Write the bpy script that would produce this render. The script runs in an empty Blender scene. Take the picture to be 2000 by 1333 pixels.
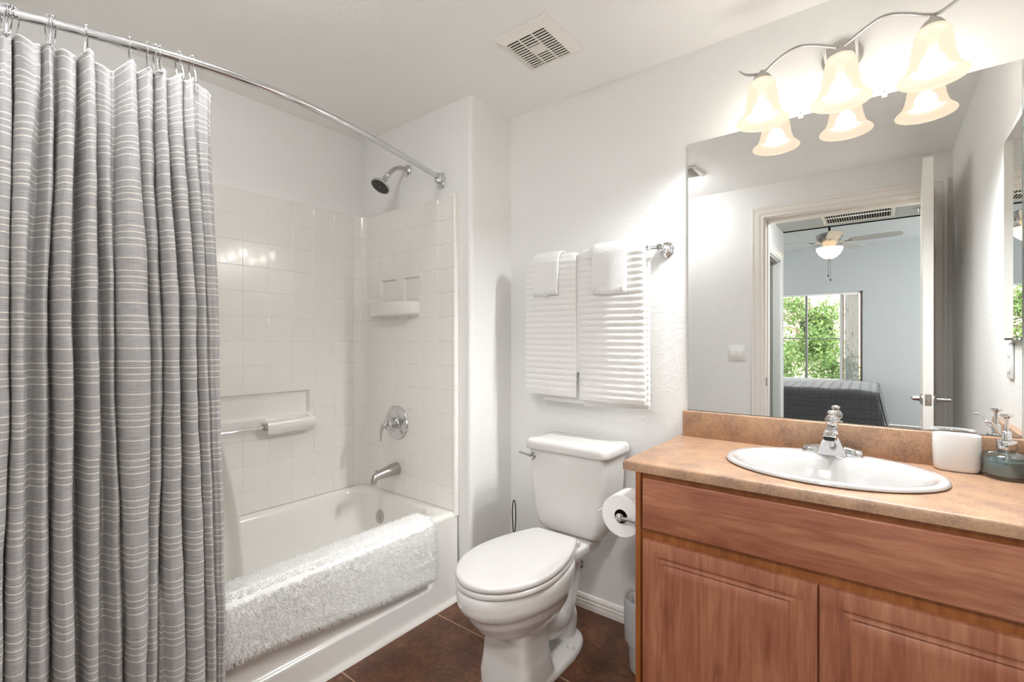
import bpy, bmesh, math, random
from mathutils import Vector, Matrix, noise
random.seed(7)
SC = bpy.context.scene
COL = SC.collection
PI = math.pi

# ------------------------------------------------------------------ camera, world, exposure
cam_data = bpy.data.cameras.new('camera')
cam = bpy.data.objects.new('camera', cam_data)
COL.objects.link(cam)
cam_data.sensor_width = 36.0
cam_data.lens = 920.0 / 2000.0 * 36.0
cam_data.shift_y = (671.0 - 666.5) / 2000.0
cam_data.clip_start = 0.01
cam.location = (0, 0, 1.23)
cam.rotation_euler = (PI / 2, 0, math.radians(38.05))
SC.camera = cam

world = bpy.data.worlds.new('world')
SC.world = world
world.use_nodes = True
wn = world.node_tree
bg = wn.nodes['Background']
bg.inputs[0].default_value = (0.93, 0.97, 1.0, 1)
bg.inputs[1].default_value = 1.75

sun = bpy.data.lights.new('sun', 'SUN')
sun.energy = 2.2
sun.angle = math.radians(2)
sun.color = (1.0, 0.95, 0.88)
sun_o = bpy.data.objects.new('sun', sun)
COL.objects.link(sun_o)
sun_o.rotation_euler = (math.radians(48), 0, math.radians(150))
sun_o.rotation_euler = (math.radians(-48), math.radians(25), 0)

SC.view_settings.view_transform = 'Standard'
SC.view_settings.look = 'None'
SC.view_settings.gamma = 1.0
SC.view_settings.use_curve_mapping = False
SC.view_settings.exposure = 1.90
SC.cycles.max_bounces = 12
SC.cycles.diffuse_bounces = 7
SC.cycles.glossy_bounces = 6
SC.cycles.transmission_bounces = 6
SC.cycles.sample_clamp_indirect = 10.0
SC.cycles.caustics_reflective = False
SC.cycles.caustics_refractive = False
SC.cycles.use_denoising = True
SC.cycles.use_adaptive_sampling = True
SC.cycles.adaptive_threshold = 0.025

BULB = 262.0          # vanity bulb emission
HALL_FILL = 40.0          # emission of the added, unseen hall fill lamp

# ------------------------------------------------------------------ measures (metres)
YW = 1.940           # face of the vanity wall
YM = 1.935           # mirror face
XR = 0.345           # right wall
XL = -2.385          # wall behind the tub
YP = 1.632           # plumbing wall face
XC = -1.525          # side face of the plumbing chase
YD = -0.03           # door wall, bathroom face
ZC = 2.405           # ceiling

# ------------------------------------------------------------------ materials
def srgb(r, g, b):
    def c(v):
        v /= 255.0
        return v / 12.92 if v <= 0.04045 else ((v + 0.055) / 1.055) ** 2.4
    return (c(r), c(g), c(b), 1)

class NT:
    def __init__(s, name):
        s.m = bpy.data.materials.new(name); s.m.use_nodes = True
        s.t = s.m.node_tree; s.b = s.t.nodes['Principled BSDF']; s.out = s.t.nodes['Material Output']
    def n(s, kind, **kw):
        x = s.t.nodes.new(kind)
        for k, v in kw.items():
            if k.startswith('i_'):
                key = k[2:]
                key = int(key) if key.isdigit() else key
                x.inputs[key].default_value = v
            else:
                setattr(x, k, v)
        return x
    def l(s, a, b): s.t.links.new(a, b)
    def math(s, op, a, b=None, c=None):
        x = s.n('ShaderNodeMath', operation=op)
        for i, v in enumerate((a, b, c)):
            if v is None: continue
            if isinstance(v, (int, float)): x.inputs[i].default_value = v
            else: s.l(v, x.inputs[i])
        return x.outputs[0]
    def ramp(s, fac, stops, interp='LINEAR'):
        x = s.n('ShaderNodeValToRGB'); x.color_ramp.interpolation = interp
        e = x.color_ramp.elements
        while len(e) < len(stops): e.new(0.5)
        for i, (p, c) in enumerate(stops):
            e[i].position = p; e[i].color = c
        s.l(fac, x.inputs[0]); return x.outputs[0]
    def bump(s, h, strength=0.2, dist=0.002, normal=None):
        x = s.n('ShaderNodeBump'); x.inputs['Strength'].default_value = strength
        x.inputs['Distance'].default_value = dist
        s.l(h, x.inputs['Height'])
        if normal: s.l(normal, x.inputs['Normal'])
        s.l(x.outputs[0], s.b.inputs['Normal']); return x.outputs[0]
    def pos(s, sc=None, rot=None):
        g = s.n('ShaderNodeNewGeometry')
        if sc is None: return g.outputs['Position']
        m = s.n('ShaderNodeMapping'); m.inputs['Scale'].default_value = sc
        if rot: m.inputs['Rotation'].default_value = rot
        s.l(g.outputs['Position'], m.inputs[0]); return m.outputs[0]

def plain(name, col, rough=0.5, metal=0.0, spec=0.5, coat=0.0, trans=0.0, ior=1.5, alpha=1.0):
    t = NT(name); b = t.b
    b.inputs['Base Color'].default_value = col
    b.inputs['Roughness'].default_value = rough
    b.inputs['Metallic'].default_value = metal
    b.inputs['Specular IOR Level'].default_value = spec
    b.inputs['Coat Weight'].default_value = coat
    b.inputs['Coat Roughness'].default_value = 0.05
    b.inputs['Transmission Weight'].default_value = trans
    b.inputs['IOR'].default_value = ior
    b.inputs['Alpha'].default_value = alpha
    return t.m

def paint(name, col, rough=0.45, tex=0.35, spec=0.4):
    t = NT(name)
    t.b.inputs['Base Color'].default_value = col
    t.b.inputs['Roughness'].default_value = rough
    t.b.inputs['Specular IOR Level'].default_value = spec
    p = t.pos()
    n1 = t.n('ShaderNodeTexNoise', i_Scale=9.0, i_Detail=5.0, i_Distortion=1.2); t.l(p, n1.inputs['Vector'])
    band = t.ramp(n1.outputs[0], [(0.44, (0, 0, 0, 1)), (0.5, (1, 1, 1, 1)), (0.53, (0.2, 0.2, 0.2, 1)), (0.7, (0, 0, 0, 1))])
    n2 = t.n('ShaderNodeTexNoise', i_Scale=120.0, i_Detail=2.0); t.l(p, n2.inputs['Vector'])
    h = t.math('ADD', t.math('MULTIPLY', band, 0.6), t.math('MULTIPLY', n2.outputs[0], 0.5))
    t.bump(h, tex, 0.0016)
    return t.m

M = {}
M['wall'] = paint('wall_paint', srgb(234, 233, 231))
M['ceiling'] = paint('ceiling_paint', srgb(248, 247, 245), 0.6, 0.25)
M['bed_wall'] = paint('bedroom_paint', srgb(198, 201, 201), 0.6, 0.2)
M['white_trim'] = plain('white_trim_paint', srgb(235, 230, 224), 0.35)
M['white_door'] = plain('white_door_paint', srgb(240, 237, 232), 0.4)
M['fibreglass'] = plain('glossy_fibreglass', srgb(235, 232, 227), 0.16, coat=0.3)
M['porcelain'] = plain('white_porcelain', srgb(218, 216, 213), 0.08, coat=0.4)
M['sinkware'] = plain('sink_porcelain', srgb(192, 190, 188), 0.08, coat=0.4)
M['seat'] = plain('white_seat_plastic', srgb(210, 207, 204), 0.22)
M['chrome'] = plain('polished_chrome', (0.66, 0.66, 0.67, 1), 0.06, 1.0)
M['brushed'] = plain('brushed_nickel', (0.50, 0.485, 0.465, 1), 0.32, 1.0)
M['black'] = plain('black_rubber', srgb(14, 14, 14), 0.5)
M['dark_void'] = plain('dark_duct', srgb(10, 10, 10), 0.9)
M['grille'] = plain('white_grille_plastic', srgb(238, 233, 226), 0.4)
M['clear'] = plain('clear_acrylic', (0.97, 0.97, 0.97, 1), 0.03, trans=1.0, ior=1.45)
M['ceramic'] = plain('white_ceramic', srgb(216, 214, 212), 0.1, coat=0.3)
M['paper'] = plain('toilet_paper', srgb(244, 243, 243), 0.95, spec=0.1)
M['bag'] = plain('translucent_bin_bag', srgb(205, 208, 210), 0.25, alpha=0.55)
M['bin'] = plain('white_bin_plastic', srgb(215, 215, 213), 0.3)
M['mirror'] = plain('mirror_silver', (0.88, 0.89, 0.88, 1), 0.0, 1.0)
M['glass_edge'] = plain('mirror_glass_edge', srgb(120, 135, 130), 0.1)
M['dark_metal'] = plain('dark_bronze_metal', srgb(52, 48, 45), 0.35, 1.0)
M['fan_body'] = plain('fan_nickel', (0.42, 0.41, 0.40, 1), 0.28, 1.0)
M['blade'] = plain('fan_blade', srgb(190, 190, 188), 0.35)
M['blind'] = plain('grey_blind_vane', srgb(172, 174, 175), 0.5)
M['vinyl'] = plain('white_vinyl', srgb(232, 232, 230), 0.4)
M['alu'] = plain('window_aluminium', srgb(150, 152, 152), 0.35, 0.6)
M['brown_wood'] = plain('window_liner_wood', srgb(150, 110, 80), 0.5)
M['bark'] = plain('tree_bark', srgb(96, 82, 66), 0.9)
M['dark_door'] = plain('dark_grey_door', srgb(92, 93, 92), 0.45)
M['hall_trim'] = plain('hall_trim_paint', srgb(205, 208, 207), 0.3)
M['wire'] = plain('dark_wire', srgb(58, 54, 50), 0.3, 0.8)

def fabric_white(name, col, scale=500.0, strength=0.8, dist=0.002, sheen=0.4):
    t = NT(name)
    t.b.inputs['Base Color'].default_value = col
    t.b.inputs['Roughness'].default_value = 0.95
    t.b.inputs['Specular IOR Level'].default_value = 0.1
    t.b.inputs['Sheen Weight'].default_value = sheen
    p = t.pos()
    n = t.n('ShaderNodeTexNoise', i_Scale=scale, i_Detail=3.0); t.l(p, n.inputs['Vector'])
    v = t.n('ShaderNodeTexVoronoi', i_Scale=scale * 0.6); t.l(p, v.inputs['Vector'])
    t.bump(t.math('ADD', n.outputs[0], v.outputs[0]), strength, dist)
    return t.m
M['towel'] = fabric_white('white_terry', srgb(242, 241, 239), 500.0, 0.6)
M['rug'] = fabric_white('white_shag', srgb(253, 252, 250), 420.0, 0.35, 0.002)

def make_wood(name, axis_scale, warm):
    t = NT(name)
    p = t.pos(axis_scale)
    n1 = t.n('ShaderNodeTexNoise', i_Scale=1.0, i_Detail=6.0, i_Distortion=1.6, i_Roughness=0.6); t.l(p, n1.inputs['Vector'])
    n2 = t.n('ShaderNodeTexNoise', i_Scale=5.0, i_Detail=4.0, i_Distortion=0.3); t.l(p, n2.inputs['Vector'])
    n3 = t.n('ShaderNodeTexNoise', i_Scale=3.2, i_Detail=3.0, i_Distortion=0.6); t.l(t.pos(), n3.inputs['Vector'])
    f = t.math('ADD', t.math('MULTIPLY', n1.outputs[0], 0.55), t.math('MULTIPLY', n2.outputs[0], 0.25))
    f = t.math('ADD', f, t.math('MULTIPLY', n3.outputs[0], 0.25))
    c = t.ramp(f, [(0.38, srgb(*warm[0])), (0.48, srgb(*warm[1])), (0.56, srgb(*warm[2])), (0.66, srgb(*warm[3]))])
    t.l(c, t.b.inputs['Base Color'])
    t.b.inputs['Roughness'].default_value = 0.34
    t.b.inputs['Coat Weight'].default_value = 0.15
    t.b.inputs['Coat Roughness'].default_value = 0.25
    t.bump(n2.outputs[0], 0.06, 0.001)
    return t.m
WC = [(134, 80, 60), (154, 96, 72), (166, 108, 81), (182, 127, 96)]
M['wood_h'] = make_wood('cherry_laminate_horizontal', (2.6, 2.6, 26.0), WC)
M['wood_v'] = make_wood('cherry_laminate_vertical', (24.0, 2.2, 2.2), WC)
M['wood_frame'] = make_wood('oak_coloured_frame', (30.0, 30.0, 1.5), [(126, 72, 34), (146, 86, 42), (158, 96, 50), (172, 110, 60)])

def make_counter():
    t = NT('mottled_peach_laminate')
    n1 = t.n('ShaderNodeTexNoise', i_Scale=14.0, i_Detail=8.0, i_Roughness=0.65); t.l(t.pos(), n1.inputs['Vector'])
    n2 = t.n('ShaderNodeTexNoise', i_Scale=170.0, i_Detail=3.0); t.l(t.pos(), n2.inputs['Vector'])
    f = t.math('ADD', t.math('MULTIPLY', n1.outputs[0], 0.6), t.math('MULTIPLY', n2.outputs[0], 0.4))
    c = t.ramp(f, [(0.36, srgb(134, 106, 91)), (0.45, srgb(158, 125, 102)), (0.54, srgb(174, 138, 109)), (0.66, srgb(188, 152, 121))])
    t.l(c, t.b.inputs['Base Color'])
    t.b.inputs['Roughness'].default_value = 0.38
    return t.m
M['counter'] = make_counter()

def make_floor():
    t = NT('brown_ceramic_floor_tile')
    g = t.n('ShaderNodeNewGeometry'); s = t.n('ShaderNodeSeparateXYZ'); t.l(g.outputs['Position'], s.inputs[0])
    def edge(o, off):
        a = t.math('FRACT', t.math('ADD', t.math('DIVIDE', t.math('SUBTRACT', o, off), 0.48), 40.0))
        return t.math('MINIMUM', a, t.math('SUBTRACT', 1.0, a))
    e = t.math('MINIMUM', edge(s.outputs[0], -1.145), edge(s.outputs[1], 1.475))
    grout = t.math('LESS_THAN', e, 0.0045)
    n1 = t.n('ShaderNodeTexNoise', i_Scale=7.0, i_Detail=8.0, i_Roughness=0.7); t.l(g.outputs['Position'], n1.inputs['Vector'])
    n2 = t.n('ShaderNodeTexNoise', i_Scale=60.0, i_Detail=4.0); t.l(g.outputs['Position'], n2.inputs['Vector'])
    f = t.math('ADD', t.math('MULTIPLY', n1.outputs[0], 0.7), t.math('MULTIPLY', n2.outputs[0], 0.3))
    c = t.ramp(f, [(0.36, srgb(62, 38, 26)), (0.5, srgb(92, 57, 38)), (0.64, srgb(124, 82, 56))])
    mx = t.n('ShaderNodeMix', data_type='RGBA'); t.l(grout, mx.inputs['Factor']); t.l(c, mx.inputs['A'])
    mx.inputs['B'].default_value = srgb(172, 140, 112)
    t.l(mx.outputs['Result'], t.b.inputs['Base Color'])
    t.b.inputs['Roughness'].default_value = 0.42
    h = t.math('ADD', t.math('MULTIPLY', n2.outputs[0], 0.25), t.math('MULTIPLY', t.math('SUBTRACT', 1.0, grout), 1.0))
    t.bump(h, 0.5, 0.0015)
    return t.m
M['floor'] = make_floor()

def make_curtain():
    t = NT('grey_striped_curtain_cloth')
    uv = t.n('ShaderNodeUVMap'); s = t.n('ShaderNodeSeparateXYZ'); t.l(uv.outputs[0], s.inputs[0])
    u, v = s.outputs[0], s.outputs[1]
    nw = t.n('ShaderNodeTexNoise', i_Scale=3.0, i_Detail=2.0); t.l(uv.outputs[0], nw.inputs['Vector'])
    vv = t.math('ADD', v, t.math('MULTIPLY', t.math('SUBTRACT', nw.outputs[0], 0.5), 0.006))
    ph = t.math('MULTIPLY', t.math('FRACT', t.math('ADD', t.math('DIVIDE', vv, 0.121), 20.0)), 0.121)
    line = None
    for c in (0.006, 0.0415, 0.0585, 0.0755, 0.0925):
        d = t.math('LESS_THAN', t.math('ABSOLUTE', t.math('SUBTRACT', ph, c)), 0.0014)
        line = d if line is None else t.math('MAXIMUM', line, d)
    m = t.n('ShaderNodeMapping'); m.inputs['Scale'].default_value = (22, 900, 1); t.l(uv.outputs[0], m.inputs[0])
    weave = t.n('ShaderNodeTexNoise', i_Scale=1.0, i_Detail=3.0); t.l(m.outputs[0], weave.inputs['Vector'])
    c = t.ramp(weave.outputs[0], [(0.30, srgb(160, 158, 158)), (0.52, srgb(196, 194, 194)), (0.72, srgb(216, 215, 214))])
    mx = t.n('ShaderNodeMix', data_type='RGBA'); t.l(line, mx.inputs['Factor']); t.l(c, mx.inputs['A'])
    mx.inputs['B'].default_value = srgb(250, 246, 238)
    t.l(mx.outputs['Result'], t.b.inputs['Base Color'])
    t.b.inputs['Roughness'].default_value = 0.9
    t.b.inputs['Specular IOR Level'].default_value = 0.1
    m2 = t.n('ShaderNodeMapping'); m2.inputs['Scale'].default_value = (60, 14, 1); t.l(uv.outputs[0], m2.inputs[0])
    cr = t.n('ShaderNodeTexNoise', i_Scale=1.0, i_Detail=4.0, i_Distortion=0.8); t.l(m2.outputs[0], cr.inputs['Vector'])
    h = t.math('ADD', t.math('MULTIPLY', cr.outputs[0], 1.0), t.math('MULTIPLY', line, 0.1))
    t.bump(h, 0.6, 0.004)
    tr = t.n('ShaderNodeBsdfTranslucent'); t.l(mx.outputs['Result'], tr.inputs[0])
    ms = t.n('ShaderNodeMixShader'); ms.inputs[0].default_value = 0.12
    t.l(t.b.outputs[0], ms.inputs[1]); t.l(tr.outputs[0], ms.inputs[2]); t.l(ms.outputs[0], t.out.inputs[0])
    return t.m
M['curtain'] = make_curtain()

def make_translucent(name, col, fac, emis=0.0, ecol=(1, 1, 1, 1), rough=0.4):
    t = NT(name)
    t.b.inputs['Base Color'].default_value = col
    t.b.inputs['Roughness'].default_value = rough
    tr = t.n('ShaderNodeBsdfTranslucent'); tr.inputs[0].default_value = col
    ms = t.n('ShaderNodeMixShader'); ms.inputs[0].default_value = fac
    t.l(t.b.outputs[0], ms.inputs[1]); t.l(tr.outputs[0], ms.inputs[2])
    o = ms.outputs[0]
    if emis > 0:
        em = t.n('ShaderNodeEmission'); em.inputs[0].default_value = ecol; em.inputs[1].default_value = emis
        ad = t.n('ShaderNodeAddShader'); t.l(o, ad.inputs[0]); t.l(em.outputs[0], ad.inputs[1]); o = ad.outputs[0]
    t.l(o, t.out.inputs[0]); return t.m
M['liner'] = make_translucent('milky_vinyl_liner', srgb(246, 244, 239), 0.40)
def make_shade(name, fac, ecol, es):
    t = NT(name)
    tr = t.n('ShaderNodeBsdfTransparent'); tr.inputs[0].default_value = (1.0, 0.97, 0.92, 1)
    em = t.n('ShaderNodeEmission'); em.inputs[0].default_value = ecol; em.inputs[1].default_value = es
    gl = t.n('ShaderNodeBsdfGlossy'); gl.inputs['Roughness'].default_value = 0.25; gl.inputs[0].default_value = (.02, .02, .02, 1)
    ad = t.n('ShaderNodeAddShader'); t.l(em.outputs[0], ad.inputs[0]); t.l(gl.outputs[0], ad.inputs[1])
    ms = t.n('ShaderNodeMixShader'); ms.inputs[0].default_value = fac
    t.l(ad.outputs[0], ms.inputs[1]); t.l(tr.outputs[0], ms.inputs[2]); t.l(ms.outputs[0], t.out.inputs[0]); return t.m
M['shade'] = make_shade('frosted_bell_glass', 0.20, (1.0, 0.80, 0.60, 1), 0.31)
M['fan_bowl'] = make_translucent('frosted_bowl_glass', srgb(255, 240, 215), 0.5, 0.3, (1.0, 0.84, 0.62, 1), 0.2)
M['leaf'] = make_translucent('green_leaf', srgb(84, 114, 50), 0.35)
M['leaf2'] = make_translucent('pale_green_leaf', srgb(118, 144, 80), 0.35)

def emission(name, col, s):
    t = NT(name); e = t.n('ShaderNodeEmission'); e.inputs[0].default_value = col; e.inputs[1].default_value = s
    t.l(e.outputs[0], t.out.inputs[0]); return t.m
M['bulb'] = emission('glowing_bulb', (0.95, 0.985, 1.0, 1), BULB)

M['bath_fill'] = emission('bath_fill_glow', (0.97, 0.985, 1.0, 1), 11.5)
M['hall_fill'] = emission('hall_fill_glow', (1.0, 0.97, 0.94, 1), HALL_FILL)
def make_quilt():
    t = NT('charcoal_quilt')
    t.b.inputs['Base Color'].default_value = srgb(58, 59, 61)
    t.b.inputs['Roughness'].default_value = 0.75
    t.b.inputs['Sheen Weight'].default_value = 0.6
    g = t.n('ShaderNodeNewGeometry'); s = t.n('ShaderNodeSeparateXYZ'); t.l(g.outputs['Position'], s.inputs[0])
    def seam(o):
        a = t.math('FRACT', t.math('ADD', t.math('DIVIDE', o, 0.105), 90.0))
        return t.math('MINIMUM', a, t.math('SUBTRACT', 1.0, a))
    e = t.math('MINIMUM', seam(s.outputs[0]), seam(t.math('ADD', s.outputs[1], s.outputs[2])))
    h = t.math('MINIMUM', t.math('MULTIPLY', e, 6.0), 1.0)
    n = t.n('ShaderNodeTexNoise', i_Scale=45.0, i_Detail=4.0); t.l(g.outputs['Position'], n.inputs['Vector'])
    t.bump(t.math('ADD', h, t.math('MULTIPLY', n.outputs[0], 1.2)), 0.9, 0.008)
    return t.m
M['quilt'] = make_quilt()
M['stucco'] = paint('outside_stucco', srgb(206, 192, 176), 0.9, 0.5)
M['roof_tile'] = plain('grey_clay_roof_tile', srgb(132, 122, 116), 0.9)
def thin_glass(name, tint, ior=1.45, rough=0.02, extra=0.0):
    t = NT(name)
    tr = t.n('ShaderNodeBsdfTransparent'); tr.inputs[0].default_value = tint
    gl = t.n('ShaderNodeBsdfGlossy'); gl.inputs['Roughness'].default_value = rough
    lw = t.n('ShaderNodeLayerWeight'); lw.inputs[0].default_value = 0.5
    fc_ = t.math('MULTIPLY', t.math('POWER', lw.outputs['Facing'], 3.0), (ior - 1.0) * 1.3)
    ms = t.n('ShaderNodeMixShader'); t.l(t.math('ADD', fc_, 0.03 + extra), ms.inputs[0])
    t.l(tr.outputs[0], ms.inputs[1]); t.l(gl.outputs[0], ms.inputs[2]); t.l(ms.outputs[0], t.out.inputs[0]); return t.m
M['soap_glass'] = thin_glass('clear_bottle_glass', (0.90, 0.94, 0.93, 1), 1.45, 0.02, 0.06)
def make_soap():
    t = NT('blue_green_liquid_soap')
    t.b.inputs['Base Color'].default_value = srgb(140, 160, 166); t.b.inputs['Roughness'].default_value = 0.2
    tr = t.n('ShaderNodeBsdfTransparent'); tr.inputs[0].default_value = (0.62, 0.74, 0.78, 1)
    ms = t.n('ShaderNodeMixShader'); ms.inputs[0].default_value = 0.5
    t.l(t.b.outputs[0], ms.inputs[1]); t.l(tr.outputs[0], ms.inputs[2]); t.l(ms.outputs[0], t.out.inputs[0]); return t.m
M['soap'] = make_soap()
M['clear'] = thin_glass('clear_acrylic', (0.93, 0.93, 0.93, 1), 1.45, 0.03, 0.30)
M['window_glass'] = thin_glass('window_glass', (0.97, 0.98, 0.98, 1), 1.25, 0.0)
M['carpet'] = fabric_white('bedroom_carpet', srgb(150, 140, 128), 200.0)
M['ground'] = plain('outside_gravel', srgb(150, 140, 120), 0.95)

# ------------------------------------------------------------------ mesh builder
ORG = {}
class MB:
    def __init__(s): s.v = []; s.f = []; s.uv = None
    def add(s, vs, fs):
        o = len(s.v); s.v += [tuple(p) for p in vs]; s.f += [tuple(i + o for i in f) for f in fs]; return s
    def box(s, x0, x1, y0, y1, z0, z1):
        vs = [(x, y, z) for z in (z0, z1) for y in (y0, y1) for x in (x0, x1)]
        return s.add(vs, [(0, 2, 3, 1), (4, 5, 7, 6), (0, 1, 5, 4), (2, 6, 7, 3), (0, 4, 6, 2), (1, 3, 7, 5)])
    def rbox(s, x0, x1, y0, y1, z0, z1, r=0.004, seg=2):
        """box with rounded edges"""
        bm = bmesh.new()
        vs = [bm.verts.new((x, y, z)) for z in (z0, z1) for y in (y0, y1) for x in (x0, x1)]
        for f in [(0, 2, 3, 1), (4, 5, 7, 6), (0, 1, 5, 4), (2, 6, 7, 3), (0, 4, 6, 2), (1, 3, 7, 5)]:
            bm.faces.new([vs[i] for i in f])
        bmesh.ops.bevel(bm, geom=bm.edges[:], offset=r, segments=seg, affect='EDGES', profile=0.5)
        bm.verts.index_update()
        s.add([v.co for v in bm.verts], [[v.index for v in f.verts] for f in bm.faces]); bm.free(); return s
    def loft(s, rings, cap0=True, cap1=True, closed=True, loop=False):
        n = len(rings[0]); vs = [p for r in rings for p in r]; fs = []
        m = len(rings)
        for i in range(m if loop else m - 1):
            j = (i + 1) % m
            for k in range(n if closed else n - 1):
                l = (k + 1) % n
                fs.append((i * n + k, i * n + l, j * n + l, j * n + k))
        if cap0: fs.append(tuple(range(n - 1, -1, -1)))
        if cap1: fs.append(tuple((m - 1) * n + k for k in range(n)))
        return s.add(vs, fs)
    def tube(s, path, r, n=12, caps=True, flat=1.0, loop=False):
        path = [Vector(p) for p in path]; m = len(path)
        rr = r if isinstance(r, (list, tuple)) else [r] * m
        rings = []; up = None
        for i, p in enumerate(path):
            if loop: d = path[(i + 1) % m] - path[i - 1]
            else: d = path[min(i + 1, m - 1)] - path[max(i - 1, 0)]
            d.normalize()
            if up is None:
                up = Vector((0, 0, 1)) if abs(d.z) < 0.9 else Vector((1, 0, 0))
            a = d.cross(up).normalized(); b = a.cross(d).normalized(); up = b
            rings.append([p + a * math.cos(2 * PI * k / n) * rr[i] + b * math.sin(2 * PI * k / n) * rr[i] * flat for k in range(n)])
        return s.loft(rings, caps and not loop, caps and not loop, loop=loop)
    def lathe(s, prof, c, axis=(0, 0, 1), n=32, caps=True, sq=(1, 1)):
        """prof: (radius, along) pairs"""
        ax = Vector(axis).normalized()
        a = ax.cross(Vector((0, 0, 1)) if abs(ax.z) < 0.9 else Vector((1, 0, 0))).normalized()
        b = ax.cross(a).normalized(); c = Vector(c)
        rings = [[c + ax * h + a * math.cos(2 * PI * k / n) * max(r, 1e-5) * sq[0] + b * math.sin(2 * PI * k / n) * max(r, 1e-5) * sq[1] for k in range(n)] for r, h in prof]
        return s.loft(rings, caps, caps)
    def ball(s, c, r, n=16, sc=(1, 1, 1)):
        pr = [(math.sin(PI * i / n), -math.cos(PI * i / n)) for i in range(n + 1)]
        rings = [[(c[0] + r * sc[0] * max(q, 1e-4) * math.cos(2 * PI * k / n), c[1] + r * sc[1] * max(q, 1e-4) * math.sin(2 * PI * k / n), c[2] + r * sc[2] * h) for k in range(n)] for q, h in pr]
        return s.loft(rings)
    def grid(s, us, vs, f):
        """surface f(u,v) -> point over the line lists us x vs"""
        n = len(us); pts = [f(u, v) for v in vs for u in us]
        return s.add(pts, [(j * n + i, j * n + i + 1, (j + 1) * n + i + 1, (j + 1) * n + i) for j in range(len(vs) - 1) for i in range(n - 1)])
    def build(s, name, mat, parent=None, org=None, smooth=35, label=None, cat=None, group=None, kind=None, recalc=True, mods=None):
        if parent is not None: o0 = ORG[parent.name]
        elif org is not None: o0 = Vector(org)
        else:
            xs = [p[0] for p in s.v]; ys = [p[1] for p in s.v]; zs = [p[2] for p in s.v]
            o0 = Vector(((min(xs) + max(xs)) / 2, (min(ys) + max(ys)) / 2, min(zs)))
        me = bpy.data.meshes.new(name)
        me.from_pydata([(p[0] - o0.x, p[1] - o0.y, p[2] - o0.z) for p in s.v], [], s.f)
        if s.uv:
            ul = me.uv_layers.new(name='UVMap')
            for lp in me.loops: ul.data[lp.index].uv = s.uv[lp.vertex_index]
        if recalc:
            bm = bmesh.new(); bm.from_mesh(me); bmesh.ops.recalc_face_normals(bm, faces=bm.faces[:]); bm.to_mesh(me); bm.free()
        me.materials.append(mat)
        if smooth:
            me.shade_smooth()
            if smooth < 180: me.set_sharp_from_angle(angle=math.radians(smooth))
        ob = bpy.data.objects.new(name, me); COL.objects.link(ob)
        if parent is not None: ob.parent = parent
        else: ob.location = o0
        ORG[ob.name] = o0
        tag(ob, label, cat, group, kind)
        return ob

def tag(o, label=None, cat=None, group=None, kind=None):
    if label: o['label'] = label
    if cat: o['category'] = cat
    if group: o['group'] = group
    if kind: o['kind'] = kind
    return o

def thing(name, loc, label, cat, group=None, kind=None):
    o = bpy.data.objects.new(name, None); o.empty_display_size = 0.05
    COL.objects.link(o); o.location = loc; ORG[o.name] = Vector(loc)
    return tag(o, label, cat, group, kind)

def copy_tree(o, loc, label=None, parent=None):
    c = o.copy(); COL.objects.link(c)
    if parent is None:
        c.location = loc
        if label: c['label'] = label
    else: c.parent = parent
    for ch in o.children: copy_tree(ch, None, None, c)
    return c

def cr(pts, n):
    """Catmull-Rom through points"""
    P = [Vector(p) for p in pts]; P = [P[0] * 2 - P[1]] + P + [P[-1] * 2 - P[-2]]; out = []
    for i in range(1, len(P) - 2):
        for k in range(n):
            t = k / n; a, b, c, d = P[i - 1:i + 3]
            out.append(0.5 * ((2 * b) + (c - a) * t + (2 * a - 5 * b + 4 * c - d) * t * t + (3 * b - 3 * c + d - a) * t ** 3))
    out.append(P[-2]); return out

def lerp(a, b, t): return a + (b - a) * t
def sstep(a, b, x):
    t = max(0.0, min(1.0, (x - a) / (b - a))); return t * t * (3 - 2 * t)
def interp(tab, x):
    if x <= tab[0][0]: return tab[0][1]
    for (a, p), (b, q) in zip(tab, tab[1:]):
        if x <= b: return lerp(p, q, (x - a) / (b - a))
    return tab[-1][1]
def rrect(x0, x1, y0, y1, r, z, n=8):
    out = []
    for cx, cy, a0 in ((x1 - r, y1 - r, 0), (x0 + r, y1 - r, PI / 2), (x0 + r, y0 + r, PI), (x1 - r, y0 + r, 1.5 * PI)):
        for k in range(n + 1):
            a = a0 + PI / 2 * k / n; out.append((cx + r * math.cos(a), cy + r * math.sin(a), z))
    return out
def frange(a, b, step):
    n = max(1, int(round((b - a) / step))); return [a + (b - a) * i / n for i in range(n + 1)]

def struct(name, mb, mat, **kw): return mb.build(name, mat, kind='structure', **kw)

# ------------------------------------------------------------------ room shell
struct('floor', MB().box(-2.5, 0.5, -0.16, 2.06, -0.08, 0.0), M['floor'])
struct('ceiling', MB().box(-2.5, 0.5, -0.16, 2.06, ZC, ZC + 0.08), M['ceiling'])
struct('wall_back', MB().box(-1.53, XR + 0.12, YW, YW + 0.12, 0, ZC), M['wall'])
struct('wall_right', MB().box(XR, XR + 0.12, -0.15, YW, 0, ZC), M['wall'])
struct('wall_left', MB().box(XL - 0.12, XL, -0.15, YW + 0.12, 0, ZC), M['wall'])
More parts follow.
